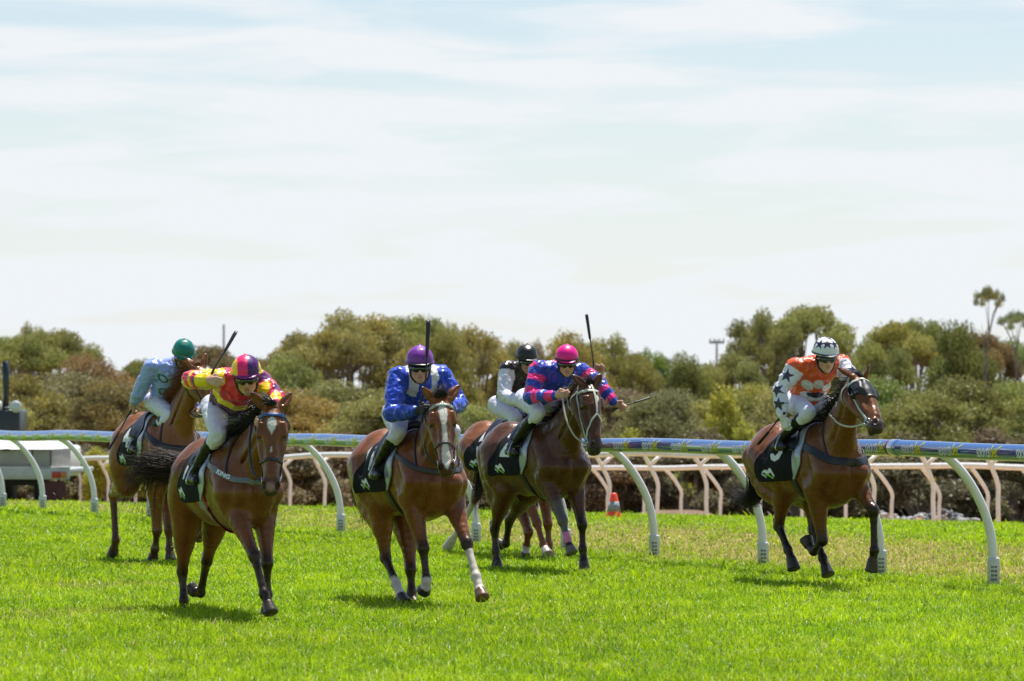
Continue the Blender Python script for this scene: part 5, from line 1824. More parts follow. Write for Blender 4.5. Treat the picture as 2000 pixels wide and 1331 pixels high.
    for sg in (-1, 1):
        ctr = f.project(np.array([HP(.525, -.050, .066 * sg)]), .008)[0]
        bits[sg] = ctr
        th = np.linspace(0, 2 * np.pi, 18)
        Pt = ctr + .032 * hs * (np.cos(th)[:, None] * H.a + np.sin(th)[:, None] * H.nn) + .0 * H.sd
        V, F = tube(Pt, .0045 * hs, 8, False)
        mb.raw(V, F)
    mb.tube([bits[-1], bits[1]], .007 * hs, 8)
    mb.build('bit', M_steel, root)
    H.bits = bits
    # blinkers
    if c.get('blinkers'):
        mb = MB()
        X = np.linspace(.075, .29, 16); ph = np.linspace(-1.75, 1.75, 40)
        XX, PH = np.meshgrid(X, ph, indexing='ij')
        half = 1.75 - 1.15 * sstep(.17, .29, XX)
        PH = PH / 1.75 * half
        Cc = np.array([HP(x, -.03, 0) for x in XX.ravel()])
        D = np.cos(PH).ravel()[:, None] * H.nn + np.sin(PH).ravel()[:, None] * H.sd
        P = f.hit(Cc, D, .25 * hs, n=60)
        o1 = P + D * .010; o0 = P + D * .003
        nf, npz = XX.shape
        i, j = np.meshgrid(np.arange(nf - 1), np.arange(npz - 1), indexing='ij')
        q = np.stack([i * npz + j, i * npz + j + 1, (i + 1) * npz + j + 1, (i + 1) * npz + j], -1).reshape(-1, 4)
        b = np.concatenate([np.arange(npz), np.arange(1, nf) * npz + npz - 1, (nf - 1) * npz + np.arange(npz - 2, -1, -1), np.arange(nf - 2, 0, -1) * npz])
        b2 = np.roll(b, -1)
        mb.raw(np.concatenate([o1, o0]), [np.concatenate([q, q[:, ::-1] + nf * npz, np.stack([b, b2, b2 + nf * npz, b + nf * npz], -1)])], (.012, .012, .013))
        # cups standing out behind each eye
        for sg in (-1, 1):
            pc = HP(.20, -.02, .098 * sg)
            uu = np.linspace(-.5 * np.pi, .5 * np.pi, 14); vv = np.linspace(0, 1, 6)
            U_, W_ = np.meshgrid(uu, vv, indexing='ij')
            rad = .062 * hs
            out = (.010 + .055 * W_) * hs
            Pq = pc + (np.sin(U_)[..., None] * H.a * rad) + (-np.cos(U_)[..., None] * H.nn * rad * .75) + (out[..., None] * H.sd * sg) + ((.02 * W_ ** 2)[..., None] * H.nn * hs)
            o1 = Pq.reshape(-1, 3); ctr = pc
            o0 = o1 + (ctr - o1) * .07
            nf, npz = U_.shape
            i, j = np.meshgrid(np.arange(nf - 1), np.arange(npz - 1), indexing='ij')
            q = np.stack([i * npz + j, i * npz + j + 1, (i + 1) * npz + j + 1, (i + 1) * npz + j], -1).reshape(-1, 4)
            b = np.concatenate([np.arange(npz), np.arange(1, nf) * npz + npz - 1, (nf - 1) * npz + np.arange(npz - 2, -1, -1), np.arange(nf - 2, 0, -1) * npz])
            b2 = np.roll(b, -1)
            mb.raw(np.concatenate([o1, o0]), [np.concatenate([q, q[:, ::-1] + nf * npz, np.stack([b, b2, b2 + nf * npz, b + nf * npz], -1)])], (.012, .012, .013))
        mb.build('blinkers', M_tack, root, usecol=True)


def add_reins(H, hands, col):
    f, root = H.f, H.root
    mb = MB()
    for sg in (-1, 1):
        a = H.bits[sg] + .03 * H.hs * (-H.nn)
        b = np.array(hands[sg])
        m1 = a * .72 + b * .28 + np.array([0, .05 * sg, -.05])
        m2 = a * .35 + b * .65 + np.array([0, .05 * sg, -.05])
        P = spline(np.array([a, m1, m2, b]), 7)
        d = f.sample(P)
        G = f.grad(P)
        push = np.clip(.012 - d, 0, .25)[:, None]
        P = P + G * push
        V, F = tube(P, .0095, 8, True, 1.0)
        mb.raw(V, F, col)
    mb.build('reins', M_tack, root, usecol=True)

# ------------------------------------------------------------------ jockeys
M_skin = mat('skin', attr=True, rough=0.5, spec=0.4, noise=0.06, nscale=60)
M_silk = mat('racing silk', attr=True, rough=0.30, spec=0.5, sheen=0.15, bump=0.25, bscale=38)
M_breech = mat('white breeches', (0.68, 0.67, 0.79), rough=0.6, noise=0.04, nscale=20, bump=0.05, bscale=60)
M_boot = mat('black boot', (0.006, 0.006, 0.007), rough=0.30, spec=0.35, noise=0.1, nscale=15)
M_helm = mat('helmet cover', attr=True, rough=0.36, spec=0.4, coat=0.06)
M_gog = mat('goggles', (0.008, 0.008, 0.009), rough=0.08, spec=0.7, coat=0.6)
M_strap = mat('black strap', (0.012, 0.012, 0.014), rough=0.6)
M_glove = mat('glove', attr=True, rough=0.6)
M_whip = mat('whip', (0.011, 0.011, 0.012), rough=0.45, noise=0.2, nscale=40)


def hand(f, W, d, g, n, curl=1.0, s=1.0, k=.006):
    """palm and five fingers; d wrist-to-knuckle, g the gripped axis (towards the thumb), n the way the palm faces"""
    d, g = nrm(d), np.asarray(g, float)
    g = nrm(g - d * (g @ d)); n = nrm(np.asarray(n, float) - d * (np.asarray(n) @ d) - g * (np.asarray(n) @ g))
    P = lambda x, y, z: W + s * (x * d + y * g + z * n)
    f.cap(P(-.03, 0, 0), P(.015, 0, 0), .026 * s, .026 * s, k, g, 1.2)
    for y, x in ((.030, .088), (.010, .093), (-.010, .089), (-.028, .080)):
        f.cap(P(.012, y * .6, 0), P(x, y, 0), .014 * s, .0125 * s, .012)
    for y, x, L in ((.031, .088, .92), (.010, .094, 1.0), (-.011, .090, .94), (-.030, .080, .76)):
        p = P(x, y, 0)
        a = .35 + .75 * curl
        q = [p]
        ang = a * .9
        for ln in (.044 * L, .027 * L, .021 * L):
            p = p + s * ln * (math.cos(ang) * d + math.sin(ang) * n)
            q.append(p); ang += a * 1.05
        f.chain(q, np.array([.0108, .0098, .0090, .0078]) * s, .004)
    q = [P(.020, .030, .004), P(.048, .052, .018), P(.070, .050 - .02 * curl, .034 + .012 * curl), P(.086, .042 - .03 * curl, .040 + .012 * curl)]
    f.chain(q, np.array([.0150, .0130, .0112, .0090]) * s, .008)
    return P


def star_mask(P, ctr, nrm_, up, R, rot=0.0):
    n = nrm(nrm_); u = nrm(np.asarray(up, float) - n * (np.asarray(up, float) @ n)); v = np.cross(n, u)
    q = P - ctr
    x, y, z = q @ v, q @ u, q @ n
    a = np.arctan2(x, y) + rot
    rr = np.hypot(x, y)
    m = np.mod(a + np.pi / 5, 2 * np.pi / 5) - np.pi / 5
    xx, yy = rr * np.cos(m), np.abs(rr * np.sin(m))
    # star edge from outer tip (R,0) to inner notch
    ri = R * .40
    p1 = np.array([R, 0]); p2 = np.array([ri * math.cos(math.pi / 5), ri * math.sin(math.pi / 5)])
    e = p2 - p1
    inside = (xx - p1[0]) * e[1] - (yy - p1[1]) * e[0] < 0
    return inside & (np.abs(z) < .08) & (rr < R)


def build_rider(c, H):
    """a jockey crouched over horse H; joints in the horse's frame"""
    J = {k: np.array(v, float) for k, v in c['J'].items()}
    O = np.array(H.c['O'])
    rotz = math.radians(H.c['th'] - 90)
    hc, chin = J['rider_head']
    shR, elR, wrR = J['R_arm']; shL, elL, wrL = J['L_arm']
    hip, knee, ank, toe = J['R_leg']
    yc = c.get('yc', 0.0)
    pel = np.array([hip[0], yc, hip[2]])
    lat = nrm(shL - shR)
    mid = (shR + shL) / 2
    hipR = pel + np.array([0, -.105, 0]); hipL = pel + np.array([0, .105, 0])
    kneeR, ankR = knee, ank
    kneeL = knee * [1, -1, 1] + [0, 2 * yc * 0, 0]; ankL = ank * [1, -1, 1]
    tdir = np.array([.165, 0, -.045])
    toeR = ank + tdir + [0, -.02, 0]; toeL = ankL + tdir + [0, .02, 0]
    # head frame
    fy = math.radians(c['look'][0]); fp = math.radians(c['look'][1]); ro = math.radians(c['look'][2] if len(c['look']) > 2 else 0)
    fx = np.array([math.cos(fy) * math.cos(fp), math.sin(fy) * math.cos(fp), -math.sin(fp)])
    fl = np.array([-math.sin(fy), math.cos(fy), 0.0])
    fz = np.cross(fx, fl)
    fl, fz = fl * math.cos(ro) + fz * math.sin(ro), fz * math.cos(ro) - fl * math.sin(ro)
    A3 = np.stack([fx, fl, fz])
    k = c.get('hs', 1.0)
    hc = hc - fz * .074 * k
    Q = lambda x, y, z: hc + k * (x * fx + y * fl + z * fz)
    neckb = mid + np.array([.02, 0, .045])
    # ---------------- body (skin)
    allp = np.array([hc + .2, hc - .2, pel + .2, pel - .25, shR, shL, elR - .1, elR + .1, wrR - .14, wrR + .14, elL - .1, elL + .1, wrL - .14, wrL + .14, toeR - .07, toeL + .07, kneeR - .1, kneeL + .1])
    f = Field(allp.min(0) - .02, allp.max(0) + .02, c.get('vox', .0062))
    f.M = .06
    f.ell(Q(-.005, 0, .03), np.array([.098, .076, .098]) * k, .01, A3)
    f.ell(Q(.030, 0, -.030), np.array([.066, .060, .085]) * k, .02, A3)
    f.cap(Q(.030, -.040, -.062), Q(.066, -.010, -.098), .028 * k, .022 * k, .025)
    f.cap(Q(.030, .040, -.062), Q(.066, .010, -.098), .028 * k, .022 * k, .025)
    f.cap(Q(.068, 0, -.100), Q(.074, 0, -.092), .020 * k, .018 * k, .02)
    f.chain([Q(.086, 0, .014), Q(.101, 0, -.014), Q(.113, 0, -.036)], np.array([.010, .011, .014]) * k, .012)
    for sg in (-1, 1):
        f.cap(Q(.098, .012 * sg, -.040), Q(.094, .014 * sg, -.040), .009 * k, .008 * k, .008)
        f.cap(Q(.086, .016 * sg, .022), Q(.078, .045 * sg, .020), .012 * k, .012 * k, .015)
        f.cap(Q(.066, .040 * sg, -.024), Q(.052, .050 * sg, -.020), .024 * k, .022 * k, .025)
        f.ell(Q(-.005, .078 * sg, -.010), np.array([.020, .010, .032]) * k, .006, A3)
    f.cap(Q(.094, -.016, -.064), Q(.094, .016, -.064), .0085 * k, .0085 * k, .006)
    f.cap(Q(.090, -.013, -.077), Q(.090, .013, -.077), .0095 * k, .0095 * k, .006)
    f.cap(Q(.104, -.020, -.0705), Q(.104, .020, -.0705), .0035 * k, .0035 * k, .002, sub=True)
    f.cap(Q(-.015, 0, -.04), neckb, .052, .060, .03)
    f.chain([pel, (pel + mid) / 2, mid - [0, 0, .03]], [.095, .09, .10], .03, lat, 1.3)
    f.cap(shR, shL, .055, .055, .03)
    for s_, e_, w_ in ((shR, elR, wrR), (shL, elL, wrL)):
        f.chain([s_, e_ * .45 + s_ * .55, e_, e_ * .65 + w_ * .35, w_], [.052, .048, .036, .036, .026], .02)
    for a_, b_, d_, e_ in ((hipR, kneeR, ankR, toeR), (hipL, kneeL, ankL, toeL)):
        f.chain([a_, a_ * .5 + b_ * .5, b_, b_ * .7 + d_ * .3, d_, e_], [.075, .066, .046, .044, .028, .022], .03)
    hands = {}
    for side, w_, e_ in (('R', wrR, elR), ('L', wrL, elL)):
        hcfg = c['hand'][side]
        d = np.array(hcfg.get('d', w_ - e_), float)
        if hcfg.get('glove') is None:
            Pf = hand(f, w_ + nrm(d) * .02, d, hcfg['g'], hcfg['n'], hcfg.get('curl', 1.0))
        hands[side] = (w_ + nrm(d) * .02, nrm(d), hcfg)
    V, F = f.mesh()
    sk = np.array(c.get('skin', (.60, .34, .235)))
    C = np.tile(sk, (len(V), 1)) * (.9 + .2 * fbm(V * 25, 2))[:, None]
    dl = np.minimum(np.linalg.norm(V - Q(.098, -.010, -.070), axis=1), np.linalg.norm(V - Q(.098, .010, -.070), axis=1))
    w = sstep(.020, .010, dl)[:, None] * .6
    C = C * (1 - w) + np.array([.36, .11, .09]) * w
    w = sstep(.05, .02, np.linalg.norm(V - Q(.06, .045, -.03), axis=1))[:, None] * .25 + sstep(.05, .02, np.linalg.norm(V - Q(.06, -.045, -.03), axis=1))[:, None] * .25
    C = C * (1 - w) + np.array([.52, .20, .14]) * w
    root = mesh_np('person', V, F, M_skin, col=C)
    root.location = O; root.rotation_euler = (0, 0, rotz)
    tag(root, c['label'], 'person', 'jockeys riding in the race')
    # ---------------- gloves
    for side in ('R', 'L'):
        W, d, hcfg = hands[side]
        if hcfg.get('glove') is not None:
            g = Field(W - .16, W + .16, .0055); g.M = .03
            hand(g, W, d, hcfg['g'], hcfg['n'], hcfg.get('curl', 1.0), 1.06)
            g.cap(W - d * .05, W, .032, .030, .01)
            Vg, Fg = g.mesh()
            mesh_np('glove', Vg, Fg, M_glove, root, col=np.tile(np.array(hcfg['glove']), (len(Vg), 1)))
    # ---------------- jersey
    lo = np.minimum.reduce([pel - .22, shR - .14, shL - .14, elR - .12, elL - .12, wrR - .08, wrL - .08, mid - .2])
    hi = np.maximum.reduce([pel + .22, shR + .14, shL + .14, elR + .12, elL + .12, wrR + .08, wrL + .08, mid + .2])
    f = Field(lo, hi, c.get('jvox', .007)); f.M = .07
    waist = pel * .80 + mid * .20 + np.array([0, 0, -.005])
    belly = (pel + mid) / 2 + np.array([0, 0, -.005])
    f.chain([waist, belly, mid - [0.0, 0, .040]], [.118, .130, .128], .03, lat, [1.30, 1.28, 1.30], n=3)
    f.cap(shR * .8 + mid * .2, shL * .8 + mid * .2, .082, .082, .05)
    f.cap(neckb - [.02, 0, .05], neckb + (hc - neckb) * .12, .075, .058, .03)
    segs = []
    for s_, e_, w_ in ((shR, elR, wrR), (shL, elL, wrL)):
        f.chain([s_, s_ * .5 + e_ * .5, e_, e_ * .55 + w_ * .45, e_ * .15 + w_ * .85], [.080, .072, .062, .058, .043], .03)
        dd = nrm(w_ - e_)
        f.cap(w_ - dd * .035, w_ - dd * .005, .036, .034, .012)
        segs += [(s_, e_, .08), (e_, w_, .06)]
    segs += [(waist, mid, .15)]
    f.ruffle(.0120, 12.0, c.get('seed', 0) * 3.1, .03, (1, 1, 1))
    f.ruffle(.0050, 27.0, c.get('seed', 0) * 5.3 + 7, .03)
    V, F = f.mesh()
    idx, par, dst, q = seg_coord(V, segs)
    # torso coordinates: ts along the spine, tl across, tn towards the chest
    sp = nrm(mid - waist); tn = np.cross(sp, lat); tn = nrm(tn)
    if tn[2] > 0: tn = -tn
    info = dict(P=V, idx=idx, par=par, ts=(V - waist) @ sp / np.linalg.norm(mid - waist), tl=(V - (waist + mid) / 2) @ lat, tn=(V - (waist + mid) / 2) @ tn,
                sp=sp, lat=lat, tnv=tn, waist=waist, mid=mid, joints=dict(shR=shR, elR=elR, wrR=wrR, shL=shL, elL=elL, wrL=wrL), neckb=neckb)
    C = c['jersey'](info)
    mesh_np('jersey', V, F, M_silk, root, col=C)
    # ---------------- breeches
    lo = np.minimum.reduce([pel - .24, kneeR - .12]); hi = np.maximum.reduce([pel + .24, kneeL + .12])
    lo = np.minimum(lo, np.minimum(ankR, ankL) * .25 + .75 * np.minimum(kneeR, kneeL) - .09); hi = np.maximum(hi, kneeL + .1)
    f = Field(lo, hi, .0075); f.M = .07
    f.ell(pel + [-.01, 0, -.005], [.135, .160, .130], .02)
    f.chain([pel, waist], [.118, .112], .03, (0, 1, 0), 1.25)
    for a_, b_, d_ in ((hipR, kneeR, ankR), (hipL, kneeL, ankL)):
        f.chain([a_ + [-.02, 0, 0], a_ * .5 + b_ * .5 + [0, 0, -.005], b_, b_ * .78 + d_ * .22], [.108, .090, .066, .060], .03, n=2)
    f.ruffle(.006, 14.0, c.get('seed', 0) * 2.2, .03)
    V, F = f.mesh()
    mesh_np('breeches', V, F, M_breech if c.get('breech') is None else c['breech'], root)
    # ---------------- boots
    for b_, d_, e_ in ((kneeR, ankR, toeR), (kneeL, ankL, toeL)):
        pts = np.array([b_, d_, e_])
        f = Field(pts.min(0) - .10, pts.max(0) + .10, .0075); f.M = .06
        t0 = b_ * .86 + d_ * .14
        f.chain([t0, b_ * .6 + d_ * .4 + [-.012, 0, 0], b_ * .25 + d_ * .75, d_ + [0, 0, .01]], [.064, .060, .046, .042], .01, n=2)
        heel = d_ + np.array([-.045, 0, -.045])
        f.chain([heel, d_ * .6 + e_ * .4 + [0, 0, -.02], e_], [.034, .037, .030], .025, (0, 1, 0), 1.05)
        f.cap(heel + [0, 0, -.02], heel + [.02, 0, -.02], .026, .026, .01)
        f.cut(t0, b_ - d_)
        f.ruffle(.0025, 16.0, 3.3, .03)
        V, F = f.mesh()
        mesh_np('boot', V, F, M_boot, root)
    # stirrups belong to the saddle
    for sg, d_, e_ in ((-1, ankR, toeR), (1, ankL, toeL)):
        mb = MB()
        ctr = d_ * .45 + e_ * .55 + np.array([0, 0, -.045])
        w_ = .062
        Pt = spline(np.array([ctr + [0, -w_, 0], ctr + [0, w_, 0], ctr + [0, w_ * .9, .07], ctr + [0, 0, .145], ctr + [0, -w_ * .9, .07]]), 5, True)
        V, F = tube(np.concatenate([Pt, Pt[:1]]), .006, 8, False)
        mb.raw(V, F)
        mb.build('stirrup', M_steel, H.root)
        mb = MB()
        top = np.array([.12, .30 * sg, 1.40]) * H.c['S']
        bot = d_ * .45 + e_ * .55 + np.array([0, 0, .10])
        P = spline(np.array([top, top * .5 + bot * .5 + [0, .03 * sg, 0], bot]), 6)
        V, F = tube(P, .010, 8, True, .4, (0, 1, 0))
        mb.raw(V, F)
        mb.build('stirrup_leather', M_leather, H.root)
    # ---------------- helmet
    f = Field(hc - .24, hc + .26, .0055); f.M = .05
    f.ell(Q(-.006, 0, .066), np.array([.134, .117, .124]) * k, .01, A3)
    f.ell(Q(-.03, 0, .035), np.array([.105, .106, .10]) * k, .02, A3)
    pz = .044
    f.cut(Q(0, 0, pz - .004), -fz + .10 * fx)
    f.ell(Q(.105, 0, .048), np.array([.062, .086, .010]) * k, .012, np.stack([nrm(fx - .22 * fz), fl, nrm(fz + .22 * fx)]))
    th = np.linspace(0, 2 * np.pi, 30)
    f.chain([Q(-.006 + .134 * math.cos(t), .116 * math.sin(t), pz + .006 - .010 * math.cos(t)) for t in th], np.full(30, .0075) * k, .006)
    f.cap(Q(-.01, 0, .188), Q(-.01, 0, .194), .011 * k, .009 * k, .008)
    if c.get('silkcap', True):
        f.ruffle(.0028, 16.0, c.get('seed', 0) * 4.1, .03)
    V, F = f.mesh()
    hp = (V - hc) @ A3.T / k - np.array([0, 0, .017])
    C = c['helmet'](hp)
    hel = mesh_np('helmet', V, F, M_helm, root, col=C)
    # ---------------- goggles and straps
    f = Field(hc - .16, hc + .16, .0045); f.M = .03
    f.chain([Q(.030, -.078, .004), Q(.070, -.060, .004), Q(.092, -.032, .002), Q(.098, 0, .006), Q(.092, .032, .002), Q(.070, .060, .004), Q(.030, .078, .004)],
            np.array([.016, .026, .030, .024, .030, .026, .016]) * k, .008, fz, 1.0)
    f.cap(Q(.115, 0, -.022), Q(.09, 0, -.020), .012 * k, .012 * k, .006, sub=True)
    V, F = f.mesh()
    gg = mesh_np('goggles', V, F, M_gog, root)
    mb = MB()
    for sg in (-1, 1):
        mb.tube(spline(np.array([Q(.02, .088 * sg, .03), Q(.020, .082 * sg, -.02), Q(.035, .066 * sg, -.075), Q(.05, .030 * sg, -.118)]), 5), .0150 * k, 8, True, None, .5)
    mb.tube(spline(np.array([Q(.05, -.030, -.118), Q(.055, 0, -.124), Q(.05, .030, -.118)]), 5), .010 * k, 8)
    mb.build('chin_strap', M_strap, root)
    # ---------------- whip (held, so a thing of its own)
    wp = J['whip']
    W = spline(wp, 8)
    d = np.cumsum(np.concatenate([[0], np.linalg.norm(np.diff(W, axis=0), axis=1)])); d /= d[-1]
    mb = MB()
    V, F = tube(W, np.interp(d, [0, .03, .22, .26, .60, 1], [.013, .011, .010, .008, .0065, .006]), 10, True)
    mb.raw(V, F)
    wo = mb.build('whip', M_whip)
    wo.location = O; wo.rotation_euler = (0, 0, rotz)
    tag(wo, c['whip_label'], 'whip', 'jockeys whips')
    i = int(len(W) * .62)
    Pf = W[i:]
    V, F = tube(Pf, np.interp(np.linspace(0, 1, len(Pf)), [0, .1, .9, 1], [.008, .017, .021, .018]), 10, True, .55)
    mesh_np('padded_flap', V, F, M_whip, wo)
    mb = MB()
    V, F = tube(W[:2] + 0, [.014, .014], 12, True)
    mb.raw(V, F)
    mb.build('knob', M_whip, wo)
    return root, {-1: wrR + nrm(hands['R'][1]) * .09, 1: wrL + nrm(hands['L'][1]) * .09}

# joints of every horse and rider in its own frame (metres: forward, to its left, up)
JOINTS = {
    'H1': dict(O=[-2.367, 34.6, 0.0], th=21.5, S=0.945, J={
        'FR': [[0.979, -0.06, 0.537], [1.138, -0.03, 0.24], [1.182, -0.01, 0.16], [1.23, -0.0, 0.085]],
        'FL': [[0.698, 0.14, 0.466], [0.698, 0.14, 0.217], [0.685, 0.14, 0.093], [0.659, 0.14, 0.0]],
        'HR': [[-0.698, -0.15, 0.349], [-0.654, -0.15, 0.111], [-0.639, -0.15, 0.034], [-0.639, -0.15, -0.021]],
        'HL': [[-0.842, 0.11, 0.425], [-1.015, 0.11, 0.15], [-1.05, 0.071, 0.149], [-1.1, 0.041, 0.195]],
        'head': [[1.12, 0.044, 1.707], [1.34, -0.041, 1.127]],
        'ears': [[1.12, -0.135, 1.846], [1.12, 0.207, 1.846]],
        'tail': [[-0.8, -0.281, 1.253], [-0.95, -0.326, 1.281], [-1.05, -0.404, 1.314], [-1.15, -0.491, 1.409]],
        'rider_head': [[0.72, -0.047, 2.032], [0.8, -0.081, 1.825]],
        'R_arm': [[0.45, -0.169, 1.95], [0.55, -0.464, 1.949], [0.78, -0.398, 1.949]],
        'L_arm': [[0.5, 0.143, 1.938], [0.7, 0.217, 1.8], [0.95, 0.048, 1.648]],
        'R_leg': [[0.05, -0.17, 1.724], [0.44, -0.196, 1.509], [0.1, -0.308, 1.171], [0.2, -0.286, 1.122]],
        'whip': [[0.8, -0.357, 1.936], [0.8, -0.353, 2.019], [0.75, -0.234, 2.184], [0.7, -0.127, 2.338]],
    }),
    'H2': dict(O=[-0.925, 36.3, 0.0], th=25, S=0.98, J={
        'FR': [[0.685, -0.13, 0.526], [0.733, -0.12, 0.254], [0.722, -0.12, 0.202], [0.668, -0.12, 0.16]],
        'FL': [[0.945, 0.16, 0.569], [1.133, 0.16, 0.295], [1.205, 0.16, 0.191], [1.267, 0.16, 0.12]],
        'HR': [[-0.145, -0.12, 0.413], [0.089, -0.12, 0.197], [0.189, -0.12, 0.105], [0.277, -0.12, 0.034]],
        'HL': [[-0.152, 0.12, 0.311], [-0.129, 0.12, 0.112], [-0.096, 0.12, 0.047], [-0.063, 0.12, 0.004]],
        'head': [[1.12, -0.16, 1.764], [1.4, -0.234, 1.245]],
        'ears': [[1.12, -0.34, 1.897], [1.12, 0.009, 1.902]],
        'tail': [[-0.8, -0.235, 1.224], [-1.0, -0.014, 0.97], [-1.1, 0.127, 0.739], [-1.2, 0.021, 0.674]],
        'rider_head': [[0.62, -0.133, 2.128], [0.7, -0.149, 1.937]],
        'R_arm': [[0.4, -0.246, 1.972], [0.55, -0.363, 1.667], [0.86, -0.276, 1.69]],
        'L_arm': [[0.42, 0.157, 1.995], [0.55, 0.267, 1.745], [0.9, -0.029, 1.703]],
        'R_leg': [[0.03, -0.153, 1.665], [0.44, -0.253, 1.51], [0.05, -0.31, 1.181], [0.15, -0.309, 1.108]],
        'whip': [[0.85, -0.234, 1.725], [0.82, -0.173, 1.902], [0.78, -0.137, 2.179], [0.74, -0.105, 2.458]],
    }),
    'H3': dict(O=[0.21, 43.0, 0.0], th=30, S=0.99, J={
        'FR': [[0.858, -0.15, 0.554], [0.949, -0.15, 0.367], [0.989, -0.15, 0.302], [1.032, -0.14, 0.231]],
        'FL': [[0.738, 0.15, 0.51], [0.748, 0.15, 0.268], [0.768, 0.15, 0.15], [0.788, 0.15, 0.026]],
        'HR': [[-0.519, -0.15, 0.433], [-0.498, -0.15, 0.212], [-0.477, -0.15, 0.112], [-0.461, -0.15, 0.023]],
        'HL': [[-0.698, 0.13, 0.514], [-0.773, 0.13, 0.272], [-0.848, 0.13, 0.249], [-0.923, 0.13, 0.268]],
        'head': [[1.15, -0.025, 1.891], [1.43, -0.105, 1.331]],
        'ears': [[1.1, -0.18, 2.019], [1.15, 0.125, 2.03]],
        'rider_head': [[0.72, -0.02, 2.212], [0.8, -0.079, 1.994]],
        'R_arm': [[0.42, -0.185, 2.078], [0.5, -0.316, 1.798], [0.85, -0.234, 1.814]],
        'L_arm': [[0.5, 0.299, 2.053], [0.68, 0.397, 1.923], [0.85, 0.452, 1.746]],
        'R_leg': [[0.05, -0.138, 1.777], [0.5, -0.22, 1.643], [0.08, -0.306, 1.276], [0.2, -0.322, 1.205]],
        'whip': [[0.86, 0.446, 1.669], [0.87, 0.53, 1.7], [0.9, 0.676, 1.746], [0.93, 0.841, 1.793]],
    }),
    'H4': dict(O=[-0.068, 46.6, 0.0], th=30, S=0.98, J={
        'FR': [[0.908, -0.13, 0.423], [1.04, -0.13, 0.193], [1.084, -0.13, 0.138], [1.139, -0.13, 0.085]],
        'FL': [[0.663, 0.15, 0.4], [0.685, 0.15, 0.188], [0.707, 0.15, 0.098], [0.719, 0.15, 0.02]],
        'HR': [[-0.381, -0.15, 0.696], [-0.789, -0.15, 0.302], [-0.931, -0.15, 0.2], [-1.073, -0.15, 0.08]],
        'HL': [[0.473, 0.02, 0.307], [0.4, 0.03, 0.158], [0.389, 0.03, 0.09], [0.367, 0.03, 0.022]],
        'head': [[1.15, 0.006, 1.8], [1.45, -0.07, 1.248]],
        'rider_head': [[0.65, -0.109, 2.254], [0.74, -0.155, 2.04]],
        'R_arm': [[0.35, -0.188, 2.098], [0.45, -0.285, 1.816], [0.8, -0.241, 1.716]],
        'L_arm': [[0.42, 0.241, 2.099], [0.48, 0.534, 2.009], [0.55, 0.783, 2.077]],
        'R_leg': [[0.02, -0.116, 1.703], [0.46, -0.135, 1.558], [0.06, -0.283, 1.205], [0.2, -0.31, 1.139]],
        'whip': [[0.56, 0.803, 2.026], [0.56, 0.79, 2.224], [0.54, 0.763, 2.451], [0.52, 0.732, 2.712]],
    }),
    'H5': dict(O=[2.776, 39.8, 0.0], th=28, S=1.0, J={
        'FR': [[0.512, -0.13, 0.461], [0.36, -0.13, 0.356], [0.278, -0.13, 0.406], [0.224, -0.13, 0.472]],
        'FL': [[0.928, 0.17, 0.745], [0.944, 0.17, 0.38], [0.918, 0.17, 0.288], [0.891, 0.17, 0.178]],
        'HR': [[-0.246, -0.14, 0.574], [-0.08, -0.14, 0.356], [-0.025, -0.14, 0.28], [0.03, -0.14, 0.171]],
        'HL': [[0.002, 0.1, 0.519], [0.156, 0.1, 0.282], [0.201, 0.1, 0.206], [0.255, 0.1, 0.121]],
        'head': [[1.15, -0.135, 1.944], [1.6, -0.226, 1.57]],
        'ears': [[1.1, -0.332, 2.076], [1.2, -0.05, 2.098]],
        'tail': [[-0.78, -0.105, 1.042], [-0.95, 0.027, 0.864], [-1.15, 0.003, 0.86], [-1.3, -0.057, 1.032]],
        'rider_head': [[0.45, -0.049, 2.244], [0.54, -0.14, 2.061]],
        'R_arm': [[0.2, -0.238, 2.081], [0.15, -0.366, 1.855], [0.2, -0.374, 1.629]],
        'L_arm': [[0.3, 0.228, 2.111], [0.5, 0.231, 1.917], [0.8, -0.052, 1.759]],
        'R_leg': [[-0.02, -0.142, 1.753], [0.42, -0.223, 1.658], [0.0, -0.302, 1.376], [0.1, -0.335, 1.3]],
        'whip': [[0.25, -0.377, 1.658], [0.18, -0.407, 1.59], [0.05, -0.44, 1.469], [-0.1, -0.458, 1.357]],
    }),
    'H6': dict(O=[-3.808, 45.0, 0.0], th=24, S=1.05, J={
        'FR': [[0.453, -0.15, 0.385], [0.387, -0.15, 0.187], [0.338, -0.15, 0.12], [0.289, -0.15, 0.037]],
        'FL': [[1.188, 0.12, 0.542], [1.094, 0.12, 0.352], [1.015, 0.12, 0.312], [0.935, 0.12, 0.342]],
        'HR': [[-0.948, -0.17, 0.734], [-0.859, -0.17, 0.24], [-0.911, -0.17, 0.154], [-0.98, -0.17, 0.052]],
        'HL': [[0.087, 0.11, 0.376], [0.105, 0.11, 0.174], [0.121, 0.11, 0.119], [0.138, 0.11, 0.065]],
        'head': [[1.1, 0.076, 2.086], [1.42, 0.171, 1.637]],
        'ears': [[1.05, -0.025, 2.199], [1.05, 0.191, 2.259]],
        'rider_head': [[0.74, 0.045, 2.293], [0.8, 0.018, 2.088]],
        'R_arm': [[0.45, -0.208, 2.121], [0.28, -0.298, 1.839], [0.15, -0.305, 1.746]],
        'L_arm': [[0.6, 0.215, 2.089], [0.72, 0.276, 1.828], [0.95, 0.136, 1.667]],
        'R_leg': [[0.25, -0.093, 1.746], [0.66, -0.081, 1.601], [0.1, -0.311, 1.282], [0.1, -0.253, 1.2]],
        'whip': [[0.13, -0.298, 1.697], [0.1, -0.357, 1.599], [0.05, -0.443, 1.419], [0.0, -0.538, 1.239]],
    }),
}

